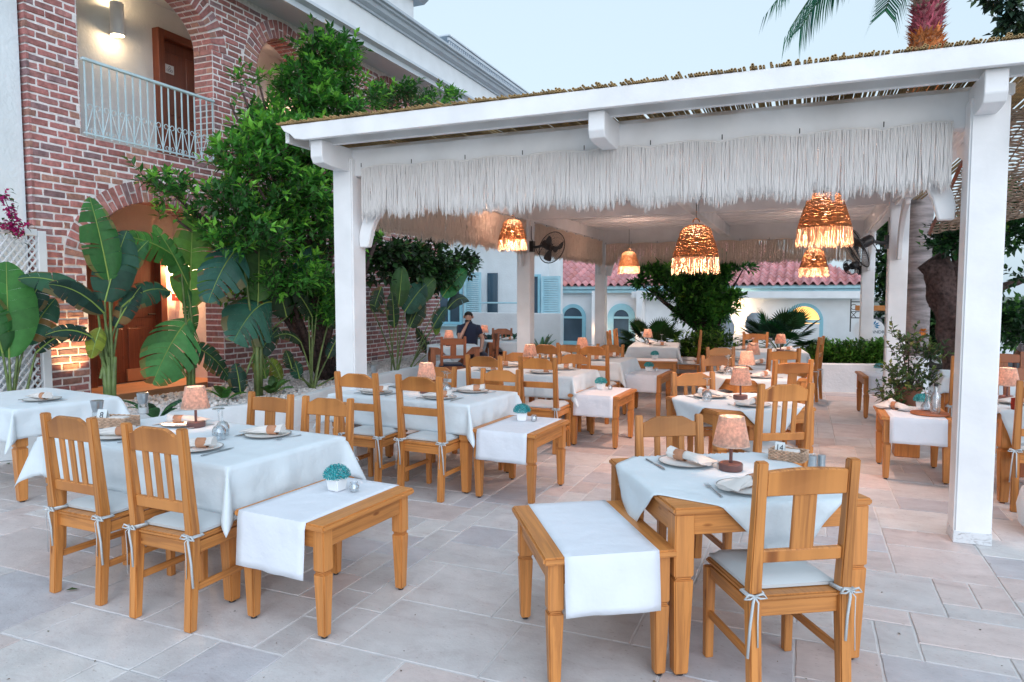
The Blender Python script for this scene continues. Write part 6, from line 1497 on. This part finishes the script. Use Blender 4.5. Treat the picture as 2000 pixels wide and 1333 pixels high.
def seated(base,F,label,shirt,pose,cat='person'):
    base=Vector(base); F=Vector((F[0],F[1],0)).normalized(); Sd=Vector((-F.y,F.x,0)); Sd=Sd if pose!='x' else -Sd
    P=lambda f,s,z:F*f+Sd*s+Vector((0,0,z))
    o=tag(empty('person',base),label,cat)
    pel=P(0,0,.54); chest=P(.02,0,.93); nb=P(.03,0,1.075); hd=P(.075,-.0,1.15)
    if pose=='chin': eR,wR,hR=P(.27,-.15,.80),P(.17,-.04,1.03),P(.145,-.015,1.085)
    else: eR,wR,hR=P(.10,-.26,.80),P(.32,-.20,.74),P(.39,-.18,.75)
    eL,wL,hL=P(.03,.26,.80),P(.24,.26,.66),P(.31,.25,.62)
    kA,kB=P(.42,.10,.54),P(.36,.34,.53)
    ch=[[(pel,(.13,.11)),(P(.01,0,.72),(.125,.095)),(chest,(.14,.10)),(nb,(.06,.055)),(P(.05,0,1.12),(.048,.05)),(P(.07,0,1.165),(.062,.07)),(P(.08,0,1.21),(.075,.085)),(P(.075,0,1.255),(.06,.07))]]
    for s,e,w,h in((-1,eR,wR,hR),(1,eL,wL,hL)):
        sh=P(.02,s*.165,1.02); ch.append([(chest,(.14,.10)),(sh,.055),(sh.lerp(e,.5),.047),(e,.040),(e.lerp(w,.5),.036),(w,.026),(h,(.036,.02))])
        d=(h-w).normalized(); cr=d.cross(Vector((0,0,1))); cr=cr.normalized() if cr.length>.1 else Sd; dn=d.cross(cr).normalized(); cl=-.5 if pose=='chin' and s<0 else .25
        for q,l in((-.026,.05),(-.009,.062),(.009,.066),(.025,.058)):
            b=h+cr*q+d*.02; ch.append([(h,(.036,.02)),(b,.0095),(b+d*l*.55,.0085),(b+d*l*.75+dn*l*cl*.7,.0075)])
        ch.append([(h,(.036,.02)),(h+cr*-.035-d*.005,.010),(h+cr*-.05+d*.025,.008)])
    body=skinned('body',ch,M['skin'],o,None,1)
    m=MB(); m.loft([[P(cf+df*math.cos(2*PI*k/24),hs_*math.sin(2*PI*k/24),z+(.012*math.sin(4*PI*k/24) if z<.6 else 0)) for k in range(24)] for z,hs_,df,cf in((.55,.168,.13,0),(.66,.16,.125,.0),(.78,.165,.12,.01),(.92,.188,.128,.02),(1.0,.20,.12,.02),(1.045,.178,.105,.022),(1.075,.12,.085,.028),(1.092,.074,.066,.035),(1.112,.066,.062,.04))],cap=False)
    for s,e in((-1,eR),(1,eL)):
        a=P(.02,s*.155,1.01); m.tube([a-Sd*s*.03,a+Sd*s*.01,a.lerp(e,.3),a.lerp(e,.58)],[.06,.066,.062,.060],14)
    m.build('shirt',shirt,o,smooth=True)
    m=MB(); c=P(.04,0,1.108); m.loft([[c+F*r*math.cos(2*PI*k/16)+Sd*r*math.sin(2*PI*k/16)+Vector((0,0,h)) for k in range(16)] for r,h in((.064,-.01),(.066,.018),(.072,-.004))],cap=False); m.build('collar',shirt,o,smooth=True)
    tr=[[(P(-.02,0,.55),(.155,.12)),(P(.05,-.09,.55) if 0 else P(.04,0,.54),(.15,.1))]]
    for s,k in((-1,kA),(1,kB)):
        hp=P(.02,s*.09,.54); an=Vector((k.x,k.y,.10))+F*.02; tr.append([(P(-.02,0,.55),(.155,.12)),(hp,.09),(hp.lerp(k,.5),.082),(k,.062),(k.lerp(an,.5),.055),(an,.042)])
    skinned('trousers',tr,M['jeans'],o,None,1)
    for k in(kA,kB):
        m=MB(); a=Vector((k.x,k.y,0)); secs=[]
        for t,w,h in((-.06,.035,.09),(.02,.042,.085),(.11,.042,.055),(.17,.02,.035)):
            c=a+F*(.02+t); secs.append([c+Sd*w*math.cos(q*PI/4)+Vector((0,0,h*.5+h*.5*math.sin(q*PI/4))) for q in range(8)])
        m.loft(secs); m.build('shoe',M['black'],o,smooth=60)
    # hair, beard, face details
    hc=P(.068,0,1.215); m=MB(); secs=[]
    for i in range(9):
        ph=i/8*PI*.62; r=math.sin(ph+.02); z=math.cos(ph); secs.append([hc+F*(.098*r*math.cos(2*PI*k/16)-(.018 if z<.4 else 0)-.012*(1-z))+Sd*.083*r*math.sin(2*PI*k/16)+Vector((0,0,.095*z-.0+ (.035*max(0,math.cos(2*PI*k/16))*(1-z)))) for k in range(16)])
    m.loft(secs,cap=False); m.build('hair',M['hair'],o,smooth=True)
    m=MB(); c=P(.125,0,1.155); m.loft([[c+F*(.03*math.cos(q*PI/8-PI/2)*1.0*.9)+Sd*.058*math.sin(q*PI/8-PI/2)*-1+Vector((0,0,dz)) for q in range(9)] for dz in(-.03,-.012,-.004)],cap=False,close=False); m.build('beard',M['hair'],o,smooth=True,fix=False)
    m=MB(); n=P(.152,0,1.215); m.loft([[n+F*a+Sd*b+Vector((0,0,c)) for b in(-w,0,w)] for a,w,c in((-.012,.006,.03),(.004,.010,.0),(.016,.014,-.018),(0,.012,-.026))],cap=False,close=False); m.build('nose',M['skin'],o,smooth=True,fix=False)
    for s in(-1,1):
        m=MB(); c=P(.075,s*.078,1.205); m.tube([c+Vector((0,0,-.03)),c+Sd*s*.012,c+Vector((0,0,.03))],[.008,.014,.010],8,flat=.6); m.build('ear',M['skin'],o,smooth=True)
        m=MB(); c=P(.148,s*.028,1.228); m.tube([c-Sd*.013,c,c+Sd*.013],[.002,.005,.002],6); m.build('eye',M['hair'],o,smooth=True)
    return o
seated((-5.70,11.55,0),(.34,-.94),'bearded man in a navy polo shirt sitting with his hand at his chin',M['navy'],'chin')
chair('dark',-5.80,11.86,20+180,'dark chair the man in the navy polo sits on')
seated((2.72,10.6,0),(-.9,-.3),'seated person in a white shirt at the right edge of the picture',M['whites'],'rest')
chair('dark',3.0,10.7,107,'dark chair the person in white sits on')
rnd=random.Random(55); m=MB()
for i in range(70):
    p=atZ(rnd.uniform(0,2000),rnd.uniform(860,1333),.003)
    if p.x<-6: continue
    s=rnd.uniform(.006,.022); c=rnd.choice([(.10,.06,.03),(.05,.05,.04),(.16,.10,.04),(.06,.09,.03)]); leafquad(m,p,Vector((rnd.uniform(-1,1),rnd.uniform(-1,1),.02)),Vector((.1,0,1)),s,s*.5,c)
tag(m.build('leaf_litter',M['leaf'],fix=False),kind='stuff')
m=MB(); leafquad(m,Vector((0,0,.004)),Vector((.8,.5,.1)),Vector((.1,0,1)),.075,.03,(.05,.10,.03)); q=m.build('fallen_leaf',M['leaf'],fix=False); q.location=atZ(127,1155,.004); tag(q,'single green leaf lying on the paving by the left chair','leaf')
m=MB(); leafquad(m,Vector((0,0,.004)),Vector((-.9,.3,.05)),Vector((.1,0,1)),.09,.03,(.05,.12,.03)); q=m.build('fallen_leaf',M['leaf'],fix=False); q.location=atZ(18,908,.004); tag(q,'green leaf on the paving below the table at the left edge','leaf')
